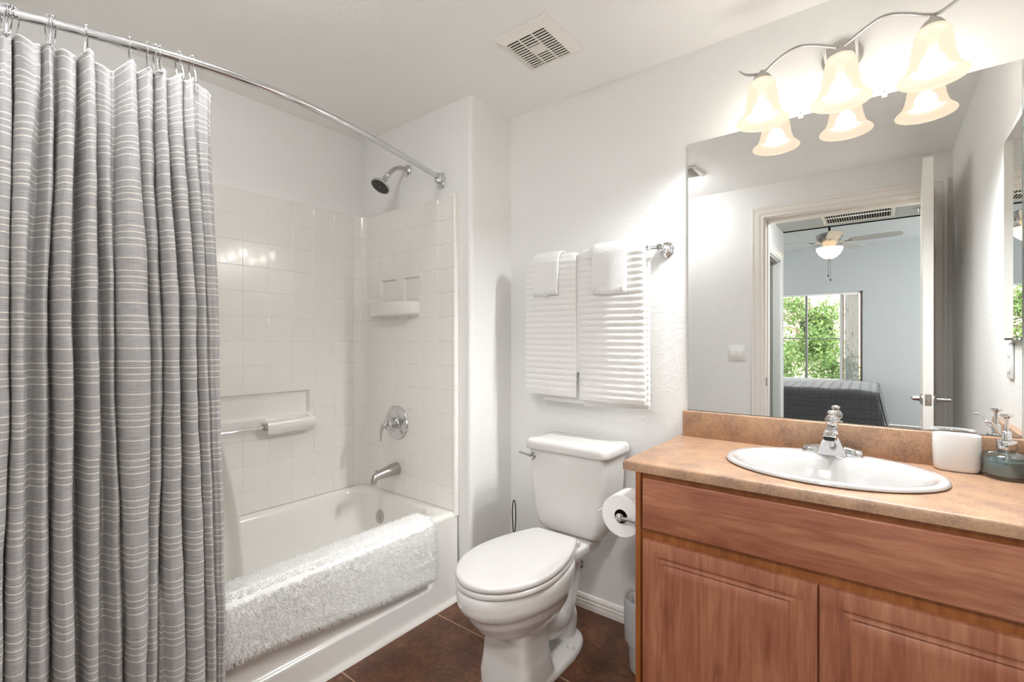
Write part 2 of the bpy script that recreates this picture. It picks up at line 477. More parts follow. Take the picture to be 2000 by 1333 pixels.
# plumbing chase with a rounded plaster corner
r = 0.022
ring = [(XL, YP), (XC - r, YP)] + [(XC - r + r * math.sin(a), YP + r - r * math.cos(a)) for a in [PI / 2 * k / 8 for k in range(1, 9)]] + [(XC, YW + 0.12), (XL, YW + 0.12)]
struct('wall_plumbing', MB().loft([[(x, y, 0) for x, y in ring], [(x, y, ZC) for x, y in ring]]), M['wall'])
struct('wall_alcove', MB().box(XL, -1.64, YD - 0.12, 0.09, 0, ZC), M['wall'])
OX0, OX1, OZ = -0.685, 0.245, 2.165      # doorway
w = MB().box(-1.64, OX0, YD - 0.12, YD, 0, ZC).box(OX1, XR, YD - 0.12, YD, 0, ZC).box(OX0, OX1, YD - 0.12, YD, OZ, ZC)
struct('wall_door', w, M['wall'])

def base_profile(h=0.066):
    return [(0, 0), (0.013, 0), (0.013, 0.020), (0.010, 0.024), (0.0125, 0.028), (0.0125, 0.036), (0.009, 0.040), (0.011, 0.044), (0.011, 0.052), (0.006, h - 0.003), (0, h)]
def baseboard(name, a, b, nrm, mat=None):
    mb = MB(); rings = []
    for p in (a, b): rings.append([(p[0] + nrm[0] * d, p[1] + nrm[1] * d, z) for d, z in base_profile()])
    mb.loft(rings); struct(name, mb, mat or M['white_trim'], smooth=20)
baseboard('baseboard_back', (XC + 0.001, YW - .0005), (-0.606, YW - .0005), (0, -1))
baseboard('baseboard_chase', (XC + .0005, 1.66), (XC + .0005, YW - 0.015), (1, 0))
baseboard('baseboard_right', (XR - .0005, 0.0), (XR - .0005, 1.40), (-1, 0))
baseboard('baseboard_front', (-1.60, YD + .0005), (-0.775, YD + .0005), (0, 1))

# door casing: profile swept around the opening (both faces)
def casing(name, x0, x1, z1, y, ny, w=0.083, mat=None, xaxis=True, xface=None):
    prof = [(0.0, 0.0), (0.0, 0.010), (0.006, 0.013), (0.018, 0.012), (0.022, 0.009), (0.027, 0.014), (0.055, 0.017), (0.060, 0.013), (0.066, 0.018), (w - 0.004, 0.020), (w, 0.016), (w, 0.0)]
    rings = []
    for k, (x, z) in enumerate(((x0, 0.0), (x0, z1), (x1, z1), (x1, 0.0))):
        dx = -1 if k < 2 else 1; dz = 0 if k in (0, 3) else 1
        rg = []
        for o, d in prof:
            a = x + dx * o; zz = z + dz * o
            rg.append((a, y + ny * d, zz) if xaxis else (y + ny * d, a, zz))
        rings.append(rg)
    return struct(name, MB().loft(rings), mat or M['white_trim'], smooth=25)
casing('trim_1', OX0 + 0.005, OX1 - 0.005, OZ - 0.008, YD + .0005, 1)
casing('trim_2', OX0 + 0.005, OX1 - 0.005, OZ - 0.008, YD - 0.1205, -1, mat=M['hall_trim'])
jm = MB().box(OX0, OX0 + 0.016, YD - 0.12, YD, 0, OZ).box(OX1 - 0.016, OX1, YD - 0.12, YD, 0, OZ).box(OX0, OX1, YD - 0.12, YD, OZ - 0.012, OZ)
jm.rbox(OX0 + .016, OX0 + 0.028, YD - 0.085, YD - 0.045, 0, OZ - .03, .002).rbox(OX1 - .028, OX1 - 0.016, YD - 0.085, YD - 0.045, 0, OZ - .03, .002).rbox(OX0 + .016, OX1 - .016, YD - 0.085, YD - 0.045, OZ - 0.042, OZ - .012, .002)
struct('trim_3', jm, M['white_trim'])
sp = thing('strike_plate', (OX0 + 0.0165, YD - 0.02, 0.90), 'dark metal strike plate set in the bathroom door jamb', 'strike plate')
MB().rbox(OX0 + .0155, OX0 + .018, YD - .034, YD - .006, .915, .975, .0008).build('plate', M['dark_metal'], sp)

# bathroom door: six panels, open into the room along the right wall
HX, HY = 0.236, -0.012
dr = thing('door_1', (HX, HY, 0), None, None, kind='structure')
DW, DT, DH = 0.735, 0.040, 2.165
def door_slab(mb, w, h, t, off):
    """slab in local axes: u along width, d across, z; panels recessed on both faces"""
    pan = []
    for (z0, z1) in ((0.20, 0.78), (0.92, 1.62), (1.74, 2.00)):
        for (u0, u1) in ((0.11, w / 2 - 0.05), (w / 2 + 0.05, w - 0.11)): pan.append((u0, u1, z0, z1))
    us = sorted(set([0.0, w] + [q for p in pan for q in (p[0], p[0] + .012, p[0] + .03, p[1] - .03, p[1] - .012, p[1])]))
    zs = sorted(set([0.006, h] + [q for p in pan for q in (p[2], p[2] + .012, p[2] + .03, p[3] - .03, p[3] - .012, p[3])]))
    def dep(u, z):
        for a, b, c, d in pan:
            if a <= u <= b and c <= z <= d:
                e = min(u - a, b - u, z - c, d - z)
                return -0.008 * min(1, e / 0.012) if e < .0125 else (-0.008 if e < .02 else -0.003)
        return 0.0
    for sgn in (1, -1): mb.grid(us, zs, lambda u, z: off(u, sgn * (t / 2 + dep(u, z)), z))
    for u in (0.0, w): mb.add([off(u, -t / 2, .006), off(u, t / 2, .006), off(u, t / 2, h), off(u, -t / 2, h)], [(0, 1, 2, 3)])
    for z in (.006, h): mb.add([off(0, -t / 2, z), off(w, -t / 2, z), off(w, t / 2, z), off(0, t / 2, z)], [(0, 1, 2, 3)])
ang = math.radians(92.2)
ca, sa = math.cos(ang), math.sin(ang)
def doff(u, d, z):  # u from the hinge to the latch, d across (towards the room = minus x)
    return (HX - 0.02 + ca * u - sa * d, HY + sa * u + ca * d, z)
mb = MB(); door_slab(mb, DW, DH, DT, doff); mb.build('slab', M['white_door'], dr, smooth=20)
HZ = 0.945
for sgn in (1, -1):
    L = 0.048 if sgn > 0 else 0.075
    mb = MB()
    c0 = Vector(doff(DW - 0.065, sgn * DT / 2, HZ)); nrm = (Vector(doff(0, sgn, 0)) - Vector(doff(0, 0, 0))).normalized()
    mb.lathe([(0.032, 0), (0.032, .004), (0.026, .009), (0.013, .013), (0.011, .03), (0.010, L - .008)], c0, nrm, 24)
    p = [c0 + nrm * (L - .01)]
    e = Vector(doff(DW - 0.175, sgn * (DT / 2 + L - .006), HZ))
    q = Vector(doff(DW - 0.068, sgn * (DT / 2 + L - .010), HZ))
    mb.tube([q, q.lerp(e, .3), q.lerp(e, .7), e], [0.0105, .0095, .008, .006], 12)
    mb.build('lever_handle', M['brushed'], dr)
c0 = doff(DW, 0, HZ)
mb = MB(); cc = Vector(doff(DW + .0006, 0, HZ))
mb.box(cc.x - .0125, cc.x + .0125, cc.y - .001, cc.y + .0012, HZ - .028, HZ + .028)
lp = mb.build('latch_plate', M['brushed'], dr, smooth=0)
MB().lathe([(0.0085, 0), (0.0085, .006), (.006, .009)], (cc.x, cc.y, HZ), (0, 1, 0), 16).build('latch_bolt', M['chrome'], lp)
for z in (0.25, 0.95, 1.78):
    MB().tube([(HX + .004, HY - .003, z - .045), (HX + .004, HY - .003, z + .045)], .006, 10).box(HX - .018, HX + .002, HY - .004, HY - .002, z - .045, z + .045).build('hinge', M['dark_metal'], dr)

# ------------------------------------------------------------------ light switches, outlet
sw = thing('light_switch', (-0.870, YD + 0.001, 1.098), 'white double rocker light switch plate left of the doorway, seen in the mirror', 'light switch')
MB().rbox(-0.930, -0.810, YD + .0005, YD + .006, 1.098, 1.216, .0025).build('plate', M['vinyl'], sw)
for x in (-0.893, -0.847): MB().rbox(x - .017, x + .017, YD + .005, YD + .010, 1.124, 1.190, .002).build('rocker', M['white_door'], sw)
ot = thing('wall_outlet', (XR - .001, 1.60, 1.112), 'white power outlet on the right wall below the mirrored cabinet', 'outlet')
MB().rbox(XR - .007, XR - .0005, 1.565, 1.645, 1.112, 1.232, .0025).build('plate', M['vinyl'], ot)
for z in (1.146, 1.198): MB().rbox(XR - .010, XR - .006, 1.588, 1.622, z - .014, z + .014, .002).build('socket', M['white_door'], ot)

# ------------------------------------------------------------------ bathtub
TX0, TX1, TY0, TY1, TZ = -2.362, -1.605, 0.095, 1.622, 0.420
tub = thing('bathtub', (-1.98, 0.86, 0), 'white glossy alcove bathtub with a recessed apron panel beside the toilet', 'bathtub')
mb = MB()
R = lambda x0, x1, y0, y1, rr, z: rrect(x0, x1, y0, y1, rr, z, 10)
rings = [R(TX0, TX1, TY0, TY1, .012, .30), R(TX0, TX1, TY0, TY1, .012, .400), R(TX0, TX1 - .003, TY0, TY1, .014, .412), R(TX0, TX1 - .012, TY0, TY1, .02, .4195), R(TX0 + .004, TX1 - .025, TY0 + .004, TY1 - .003, .03, TZ),
         R(-2.328, -1.702, .225, 1.578, .105, TZ - .001), R(-2.322, -1.708, .232, 1.572, .105, TZ - .006), R(-2.316, -1.716, .24, 1.566, .105, TZ - .022), R(-2.300, -1.735, .29, 1.545, .11, .30),
         R(-2.285, -1.755, .36, 1.525, .12, .18), R(-2.262, -1.78, .44, 1.50, .13, .115), R(-2.21, -1.83, .52, 1.44, .13, .09), R(-2.1, -1.93, .7, 1.2, .08, .082)]
mb.loft(rings, cap0=False)
# apron with a recessed panel
PY0, PY1, PZ0, PZ1 = 0.28, 1.478, 0.118, 0.42
def apron(y, z):
    d = min(y - PY0, PY1 - y, z - PZ0)
    # rounded lower corners
    rc = 0.05
    if z < PZ0 + rc and y > PY1 - rc: d = rc - math.hypot(z - PZ0 - rc, y - PY1 + rc)
    if z < PZ0 + rc and y < PY0 + rc: d = rc - math.hypot(z - PZ0 - rc, y - PY0 - rc)
    rec = sstep(-0.004, 0.010, d) * 0.014 * (1 - sstep(.395, .412, z))
    kick = 0.012 * (1 - sstep(0.0, 0.03, z))
    lean = 0.006 * (1 - z / .42)
    top = 0.010 * sstep(.398, .42, z) ** 2
    return (TX1 + lean + kick - rec - top, y, z)
ys = sorted(set(frange(TY0, TY1, .06) + frange(PY0 - .01, PY0 + .06, .005) + frange(PY1 - .06, PY1 + .01, .004)))
zs = sorted(set([0.0, .008, .015, .022, .03, .05, .08, .09, .1] + frange(.105, .175, .004) + frange(.18, .38, .04) + frange(.385, .418, .004)))
mb.grid(ys, zs, apron)
mb.build('tub_shell', M['fibreglass'], tub, smooth=50)
ov = MB().lathe([(0.037, 0), (0.037, .006), (.033, .010), (.012, .012), (.010, .017), (.0001, .018)], (-2.105, 1.553, 0.300), (0, -1, .12), 28).build('overflow_plate', M['brushed'], tub)
MB().lathe([(0.035, 0), (0.035, .003), (.03, .005), (0.0001, .005)], (-2.03, 1.36, 0.094), (0, 0, 1), 24).build('drain', M['chrome'], tub)

# ------------------------------------------------------------------ shower surround (moulded tile panels)
sur = thing('shower_surround', (-2.36, 1.0, TZ), 'glossy white moulded shower surround with a square tile pattern around the tub', 'shower surround')
PITCH, GW, GD = 0.1187, 0.0021, 0.0020
SZ0, SZ1 = TZ + 0.001, 1.952
gz = [SZ1 - PITCH * k for k in range(1, 14) if SZ1 - PITCH * k > SZ0 + 0.01]
def gdepth(c, lines, w=GW):
    for g in lines:
        if abs(c - g) < w * 1.01: return GD * (1 - abs(c - g) / w)
    return 0.0
def lines_with(base, gl, w=GW):
    out = list(base)
    for g in gl: out += [g - w, g, g + w]
    return sorted(set(round(q, 5) for q in out))
# long panel, x = const, over (y, z)
gy = [1.552 - 0.1177 * k for k in range(0, 13)]
gy = [g for g in gy if g > 0.1]
NY0, NY1, NZ0, NZ1 = 0.30, 1.293, 0.862, 0.988
PX = -2.362
def long_panel(y, z):
    inn = NY0 - .0001 < y < NY1 + .0001 and NZ0 - .0001 < z < NZ1 + .0001
    near = NY0 - .03 < y < NY1 + .018 and NZ0 - .015 < z < NZ1 + .018
    d = 0.0 if near else max(gdepth(y, gy), gdepth(z, gz))
    if z > SZ1 - .004: d = 0.003 * (z - SZ1 + .004) / .004
    if inn:
        e = min(y - NY0, NY1 - y, z - NZ0, NZ1 - z); d = 0.020 * sstep(0, .011, e)
    return (PX - d, y, z)
ys = lines_with([0.092, 1.60], gy) + [NY0, NY1] + [NY1 - q for q in (.003, .006, .009, .012)] + [NY1 + .018]
zs = lines_with([SZ0, SZ1 - .004, SZ1 - .002, SZ1], gz) + [NZ0, NZ1] + [NZ1 - q for q in (.003, .006, .009, .012)] + [NZ0 + q for q in (.003, .006, .009, .012)] + [NZ1 + .018, NZ0 - .016]
mb = MB().grid(sorted(set(ys)), sorted(set(zs)), long_panel)
mb.add([(PX - .003, .092, SZ1), (PX - .003, 1.60, SZ1), (XL + .001, 1.60, SZ1 + .001), (XL + .001, .092, SZ1 + .001)], [(0, 1, 2, 3)])
# coved corner strip
cv = [(PX, 1.553), (PX + .004, 1.575), (PX + .014, 1.598), (PX + .030, 1.6105), (PX + .046, 1.614)]
czs = lines_with([SZ0, SZ1], gz)
mb.grid(list(range(len(cv))), czs, lambda i, z: (cv[i][0] - gdepth(z, gz) * (1 - i / 4), cv[i][1] + gdepth(z, gz) * (i / 4), z))
mb.add([(cv[i][0], cv[i][1], SZ1) for i in range(5)] + [(XL + .001, YP - .001, SZ1)], [(0, 1, 2, 3, 4, 5)])
mb.build('long_panel', M['fibreglass'], sur, smooth=30)
# end panel, y = const, over (x, z)
PYF = 1.614
gx = [-2.20 + 0.1177 * k for k in range(0, 6) if -2.20 + 0.1177 * k < -1.64]
CB = ((-2.193, -2.058), (-1.994, -1.870))
CZ0, CZ1 = 1.455, 1.577
def end_panel(x, z):
    near = -2.262 < x < -1.85 and 1.37 < z < 1.60
    d = 0.0 if near else max(gdepth(x, gx), gdepth(z, gz))
    if z > SZ1 - .004: d = 0.003 * (z - SZ1 + .004) / .004
    for a, b in CB:
        if a - .0001 < x < b + .0001 and CZ0 - .0001 < z < CZ1 + .0001:
            d = 0.013 * sstep(0, .008, min(x - a, b - x, CZ1 - z, z - CZ0 + .008))
    return (x, PYF + d, z)
xs = lines_with([PX + .046, -1.622], gx) + [q for a, b in CB for q in (a, a + .003, a + .005, a + .008, b - .008, b - .005, b - .003, b)]
zs = lines_with([SZ0, SZ1 - .004, SZ1 - .002, SZ1], gz) + [CZ0, CZ1, CZ1 - .003, CZ1 - .005, CZ1 - .008]
mb = MB().grid(sorted(set(xs)), sorted(set(zs)), end_panel)
mb.add([(PX + .046, PYF + .003, SZ1), (-1.622, PYF + .003, SZ1), (-1.622, YP - .001, SZ1), (PX + .046, YP - .001, SZ1)], [(0, 1, 2, 3)])
# rounded outer bead
bz = lines_with([SZ0 - .02, SZ1 - .006, SZ1 - .002, SZ1 + .001], gz, .003)
def bead(a, z):
    rr = 0.0115 - gdepth(z, gz, .003) * 1.2
    if z > SZ1 - .003: rr *= 0.82
    t = a * PI
    return (-1.6115 - rr * math.cos(t) * 1.0, PYF - rr * math.sin(t) * 0.9 - .001, z)
mb.grid([k / 12 for k in range(13)], bz, bead)
mb.box(-1.622, -1.600, PYF - .001, YP - .0005, SZ0 - .02, SZ1)
mb.build('end_panel', M['fibreglass'], sur, smooth=30)
# corner soap caddy on the end panel
plan = cr([(-2.262, PYF + .002), (-2.262, PYF - .012), (-2.24, PYF - .040), (-2.16, PYF - .056), (-2.06, PYF - .072), (-1.98, PYF - .070), (-1.915, PYF - .046), (-1.880, PYF - .016), (-1.868, PYF + .002)].__iter__() and [(a, b, 0) for a, b in [(-2.262, PYF + .002), (-2.262, PYF - .012), (-2.24, PYF - .040), (-2.16, PYF - .056), (-2.06, PYF - .072), (-1.98, PYF - .070), (-1.915, PYF - .046), (-1.880, PYF - .016), (-1.868, PYF + .002)]], 5)
ctr = Vector((-2.06, PYF + .002, 0))
def pl(k, z, dz=0): return [(ctr.x + (p.x - ctr.x) * k, ctr.y + (p.y - ctr.y) * k, z) for p in plan]
mb = MB().loft([pl(.93, 1.376), pl(.985, 1.380), pl(1.0, 1.388), pl(1.0, 1.442), pl(.985, 1.447), pl(.955, 1.447), pl(.94, 1.442), pl(.92, 1.412)], closed=True)
mb.build('soap_caddy', M['fibreglass'], sur, smooth=50)
# soap ledge + towel rail on the long panel
mb = MB()
lg = lambda y0, y1, d, z: [(PX - .002, y1, z), (PX + d, y1 - .02, z), (PX + d, y0 + .002, z), (PX - .002, y0, z)]
mb.loft([lg(1.055, 1.302, .052, .788), lg(1.05, 1.310, .066, .800), lg(1.046, 1.312, .070, .842), lg(1.052, 1.306, .062, .854), lg(1.06, 1.30, .045, .857), lg(1.07, 1.295, .03, .862)])
sl = mb.build('soap_ledge', M['fibreglass'], sur, smooth=60)
MB().tube([(PX + .042, 1.07, .826), (PX + .042, 0.40, .826)], .0095, 12).build('grab_rail', M['clear'], sl)
MB().lathe([(.019, 0), (.019, .004), (.012, .006)], (PX + .042, 1.046, .826), (0, -1, 0), 16).build('rail_socket', M['brushed'], sl)

# ------------------------------------------------------------------ shower fittings
sh = thing('showerhead', (-1.985, YP, 2.125), 'chrome shower head with a black nozzle face on a bent arm above the tub', 'shower head')
S0 = Vector((-1.985, YP - .001, 2.150))
MB().lathe([(.030, 0), (.030, .003), (.024, .010), (.012, .014), (.0001, .014)], S0, (0, -1, 0), 28).build('wall_flange', M['chrome'], sh)
arm = cr([(-1.985, YP - .005, 2.150), (-1.985, YP - .045, 2.152), (-1.988, YP - .085, 2.133), (-1.99, YP - .125, 2.090)], 8)
MB().tube(arm, .0105, 14).build('arm', M['brushed'], sh)
hc = Vector(arm[-1]); hd = Vector((-0.03, -0.52, -0.82)).normalized()
MB().ball(hc, .017).lathe([(.013, -.005), (.014, .015), (.016, .022), (.0165, .034), (.022, .045), (.042, .062), (.050, .070), (.0525, .076), (.0515, .080), (.046, .081)], hc, hd, 36).build('head', M['chrome'], sh)
fc = hc + hd * .0812
hf = MB().lathe([(.046, -.004), (.046, .0008), (.0001, .0012)], fc, hd, 36).build('nozzle_face', M['black'], sh)
a_ = hd.cross(Vector((0, 0, 1))).normalized(); b_ = hd.cross(a_).normalized()
mb = MB()
for rr, nn in ((.0, 1), (.012, 6), (.020, 12), (.028, 16), (.036, 22), (.042, 26)):
    for k in range(nn):
        t = 2 * PI * k / nn + rr * 40
        mb.ball(fc + a_ * rr * math.cos(t) + b_ * rr * math.sin(t) + hd * .001, .0013 if rr else .004, 6)
tag(mb.build('nozzles', M['brushed'], hf), kind='stuff')

vv = thing('shower_valve', (-2.050, PYF, 0.80), 'round chrome shower valve plate with a downward lever on the tub end wall', 'shower valve')
VC = Vector((-2.050, PYF, 0.803))
MB().lathe([(.092, 0), (.092, .003), (.088, .007), (.060, .010), (.045, .014), (.038, .022), (.0001, .022)], VC, (0, -1, 0), 48).build('escutcheon', M['chrome'], vv)
MB().lathe([(.030, .018), (.030, .040), (.028, .042), (.028, .05), (.030, .052), (.029, .066), (.018, .078), (.0001, .082)], VC, (0, -1, 0), 32).build('hub', M['chrome'], vv)
lv = cr([(-2.050, PYF - .070, .812), (-2.056, PYF - .086, .796), (-2.064, PYF - .092, .760), (-2.070, PYF - .090, .715)], 6)
MB().tube(lv, [lerp(.019, .007, i / (len(lv) - 1)) for i in range(len(lv))], 14, flat=.7).build('lever', M['chrome'], vv)

ts = thing('tub_spout', (-2.050, PYF, 0.55), 'chrome tub spout with a pull-up diverter knob below the shower valve', 'tub spout')
pth = [(-2.050, PYF + .001, .556), (-2.050, PYF - .02, .556), (-2.050, PYF - .07, .550), (-2.050, PYF - .115, .545), (-2.050, PYF - .138, .538), (-2.050, PYF - .148, .520), (-2.050, PYF - .149, .506)]
MB().tube(pth, [.034, .0335, .028, .022, .019, .016, .0145], 24).build('spout', M['brushed'], ts)
MB().lathe([(.004, 0), (.004, .010), (.009, .012), (.010, .016), (.006, .019), (.0001, .02)], (-2.050, PYF - .132, .556), (0, 0, 1), 16).build('diverter_knob', M['chrome'], ts)

# ------------------------------------------------------------------ curved shower rod, hooks, curtain, liner
ROD = [(.09, -1.722), (.137, -1.706), (.222, -1.671), (.293, -1.647), (.421, -1.604), (.535, -1.574), (.673, -1.556), (.845, -1.556), (1.064, -1.585), (1.377, -1.658), (1.618, -1.722)]
rp = cr([(x, y, 2.05) for y, x in ROD], 6)
def rodx(y): return interp([(p.y, p.x) for p in rp], y)
rod = thing('shower_rod', (-1.72, YP, 2.05), 'curved chrome shower curtain rod spanning the tub alcove', 'curtain rod')
MB().tube(rp, .0130, 20).build('rod', M['chrome'], rod)
for y, s_ in ((YP, -1), (.09, 1)):
    mb = MB()
    rg = []
    for d, k in ((0, 1), (.006, 1), (.010, .9), (.014, .78)):
        rg.append([(-1.722 + .026 * k * math.copysign(abs(math.cos(t)) ** .6, math.cos(t)), y + s_ * d, 2.040 + .040 * k * math.copysign(abs(math.sin(t)) ** .8, math.sin(t))) for t in [2 * PI * q / 28 for q in range(28)]])
    mb.loft(rg); mb.lathe([(.022, .010), (.021, .026), (.017, .030), (.0001, .031)], (-1.722, y, 2.048), (0.15, s_, 0), 24)
    mb.lathe([(.017, -.022), (.019, -.018), (.019, .018), (.017, .022)], (-1.720, y + s_ * .024, 2.046), (0, 0, 1), 20)
    mb.build('end_bracket', M['chrome'], rod)

TOPL = [(0.122, 0.153), (0.160, 0.202), (0.210, 0.225), (0.237, 0.265), (0.277, 0.301), (0.304, 0.338), (0.351, 0.383), (0.388, 0.420), (0.424, 0.446), (0.450, 0.481), (0.485, 0.512), (0.518, 0.546)]
MIDL = [(0.112, 0.144), (0.146, 0.170), (0.192, 0.210), (0.219, 0.251), (0.268, 0.303), (0.316, 0.333), (0.339, 0.404), (0.410, 0.435), (0.438, 0.469), (0.481, 0.510), (0.514, 0.536), (0.540, 0.567)]
BOTL = [(0.099, 0.123), (0.125, 0.162), (0.168, 0.201), (0.211, 0.247), (0.264, 0.293), (0.318, 0.344), (0.350, 0.388), (0.390, 0.418), (0.429, 0.478), (0.480, 0.530), (0.532, 0.555), (0.559, 0.580)]
VDEP = [.03, .065, .045, .065, .070, .066, .045, .066, .068, .060, .035, .02]      # valley depth left of each fold
FRONT = [0, .006, -.012, .008, .006, -.022, .010, -.022, .004, .006, -.002, -.006]
def curtain_row(z):
    if z > 1.25: t = sstep(1.25, 1.95, z); A, B = MIDL, TOPL
    else: t = sstep(1.25, .35, z) if False else 1 - sstep(.30, 1.25, z); A, B = MIDL, BOTL
    k = min(1.0, max(0.0, (2.0 - z) / 1.5))
    amp = lerp(.65, 1.0, sstep(2.0, 1.7, z) if False else 1 - sstep(1.6, 2.0, z))
    pts = []
    for i in range(12):
        a = lerp(A[i][0], B[i][0], t); b = lerp(A[i][1], B[i][1], t)
        w = b - a
        wob = 0.003 * noise.noise(Vector((i * 3.1, z * 2.2, 4.0)))
        a += wob; b += wob * .5
        pa = (lerp(A[i - 1][1], B[i - 1][1], t) if i else a - .02)
        vy = (pa + a) / 2
        fr = FRONT[i] + .004 * noise.noise(Vector((i * 1.7, z * 3.0, 9.0)))
        vd = .022 - VDEP[i] * amp
        pts.append((vy, vd, 0))
        pts.append((a + w * .02, lerp(vd, .022 + fr * amp, .62), 0))
        pts.append((a + w * .22, .020 + fr * amp, 0))
        pts.append((a + w * .52, .027 + fr * amp, 0))
        pts.append((a + w * .80, .021 + fr * amp, 0))
        pts.append((a + w * .98, lerp(vd, .020 + fr * amp, .60), 0))
    pts.append((pts[-1][0] + .004, -.012, 0))
    pts.append((pts[-1][0] - .004, -.03, 0))
    c = cr(pts, 4)
    out = []
    for p in c:
        y, d = p.x, p.y
        xc = lerp(rodx(y), -1.548, k)
        out.append((xc + d, y, z))
    return out
ROWS = 300
zt, zb = 1.997, 0.045
mb = MB(); uvs = []; rows = []
base = curtain_row(1.25); us_ = [0.0]
for a, b in zip(base, base[1:]): us_.append(us_[-1] + (Vector(a) - Vector(b)).length)
n_ = len(base)
hooks_y = [0.141, 0.152, 0.162, 0.214, 0.227, 0.287, 0.370, 0.407, 0.423, 0.434, 0.474, 0.504]
for r_ in range(ROWS + 1):
    z = lerp(zt, zb, r_ / ROWS); row = curtain_row(z); rr = []
    for i, p in enumerate(row):
        sag = 0.0
        u = us_[i]
        # top hem droops between the hooks
        dmin = min(abs(p[1] - h) for h in hooks_y)
        sag = -min(.035, dmin * .9) * (1 - sstep(0.0, .25, zt - z)) 
        q = Vector((u * 14, z * 3.2, 1.0)); w = noise.fractal(q, 1.0, 2.0, 3) * .0045
        q2 = Vector((u * 40, z * 14, 5.0)); w += noise.noise(q2) * .0016
        # small scalloping at the white threads
        qx = p[0] + w * 1.1
        qx = max(qx, lerp(qx, -1.584, 1 - sstep(.46, .62, z)))
        if p[1] > .42: qx = max(qx, lerp(qx, -1.550, 1 - sstep(.46, .62, z)))     # the cloth rests against the mat on the tub edge
        rr.append((qx, p[1] + w * .5, z + sag))
        uvs.append((u, z))
    rows.append(rr)
vs = [p for r in rows for p in r]
fs = [(j * n_ + i, j * n_ + i + 1, (j + 1) * n_ + i + 1, (j + 1) * n_ + i) for j in range(ROWS) for i in range(n_ - 1)]
mb.add(vs, fs); mb.uv = uvs
cur = mb.build('shower_curtain', M['curtain'], smooth=180, recalc=False, label='grey shower curtain with thin white horizontal stripes, gathered at the left', cat='shower curtain')
sol = cur.modifiers.new('thickness', 'SOLIDIFY'); sol.thickness = .0012; sol.offset = 0

def make_hook(loc):
    x, y, z = loc
    t = thing('curtain_hook', (x, y, z - .05), 'chrome roller hook on the curved rod', 'curtain hook', 'chrome roller hooks along the curtain rod')
    ring = [(x + .017 * math.cos(a), y, z + .0165 * math.sin(a)) for a in [math.radians(q) for q in range(-60, 215, 15)]]
    front = cr([ring[0], (x + .020, y, z - .028), (x + .026, y, z - .045), (x + .030, y, z - .064), (x + .026, y, z - .066)], 4)
    back = cr([ring[-1], (x - .010, y, z - .030), (x - .004, y, z - .050), (x + .004, y, z - .068)], 4)
    MB().tube(list(reversed(front)) + ring[1:-1] + back, .0016, 8).build('hook_wire', M['chrome'], t)
    for k in range(4):
        a = math.radians(55 + 24 * k)
        MB().ball((x + .0165 * math.cos(a), y, z + .0165 * math.sin(a)), .0041, 10).build('roller_ball', M['chrome'], t)
    MB().ball((x + .030, y, z - .067), .0042, 10).build('tip_ball', M['chrome'], t)
    return t
hk0 = make_hook((rodx(hooks_y[0]), hooks_y[0], 2.05))
ordn = ['first', 'second', 'third', 'fourth', 'fifth', 'sixth', 'seventh', 'eighth', 'ninth', 'tenth', 'eleventh', 'twelfth']
for i, y in enumerate(hooks_y):
    o = hk0 if i == 0 else copy_tree(hk0, (rodx(y), y, 2.0))
    o.rotation_euler = (0, 0, math.radians([8, -20, -30, 4, -22, -18, -6, -10, 0, -8, 10, 6][i]))
    o['label'] = ('chrome roller curtain hook, nearest the left frame edge' if i == 0 else
                  'chrome roller curtain hook at the right end of the row, beside the bare rod' if i == 11 else
                  'chrome roller curtain hook, %s from the left along the rod' % ordn[i])

# liner inside the tub
mb = MB(); nL, rL = 70, 60
def liner(i, j):
    v = j / rL; z = lerp(1.985, .30, v); s_ = i / nL
    yend = lerp(.515, .735, sstep(.12, .95, v)); y = lerp(.12, yend, s_)
    x0 = rodx(min(y, 1.0)) - .085
    x = lerp(x0, -1.80 + .02 * math.sin(y * 9), sstep(.0, .55, v)) + .012 * math.sin(s_ * 38 + v * 1.2) * (1 - .4 * s_)
    return (x, y, z - .02 * abs(math.sin(s_ * 18)) * (1 - v))
mb.add([liner(i, j) for j in range(rL + 1) for i in range(nL + 1)], [(j * (nL + 1) + i, j * (nL + 1) + i + 1, (j + 1) * (nL + 1) + i + 1, (j + 1) * (nL + 1) + i) for j in range(rL) for i in range(nL)])
ln = mb.build('shower_liner', M['liner'], smooth=180, recalc=False, label='milky white plastic shower liner hanging inside the tub behind the curtain', cat='shower liner')
sol = ln.modifiers.new('thickness', 'SOLIDIFY'); sol.thickness = .0008

# ------------------------------------------------------------------ bath mat over the tub edge
def mat_path(s_, y):
    """s 0 inside bottom .. 1 outside bottom; returns point and outward normal in xz"""
    zb_ = lerp(.235, .168, sstep(.5, 1.45, y))
    P = [(-1.728, .30), (-1.716, .36), (-1.704, .41), (-1.690, .424), (-1.650, .4265), (-1.612, .4265), (-1.590, .416), (-1.584, .38), (-1.583, .30), (-1.583, zb_)]
    L = [0]
    for a, b in zip(P, P[1:]): L.append(L[-1] + math.hypot(a[0] - b[0], a[1] - b[1]))
    d = s_ * L[-1]
    for i in range(len(P) - 1):
        if d <= L[i + 1] + 1e-9:
            t = (d - L[i]) / (L[i + 1] - L[i]); a, b = P[i], P[i + 1]
            tx, tz = b[0] - a[0], b[1] - a[1]; ll = math.hypot(tx, tz)
            return (lerp(a[0], b[0], t), lerp(a[1], b[1], t)), (-tz / ll, tx / ll)
MY0, MY1 = .48, 1.452
sn, yn = 56, 150
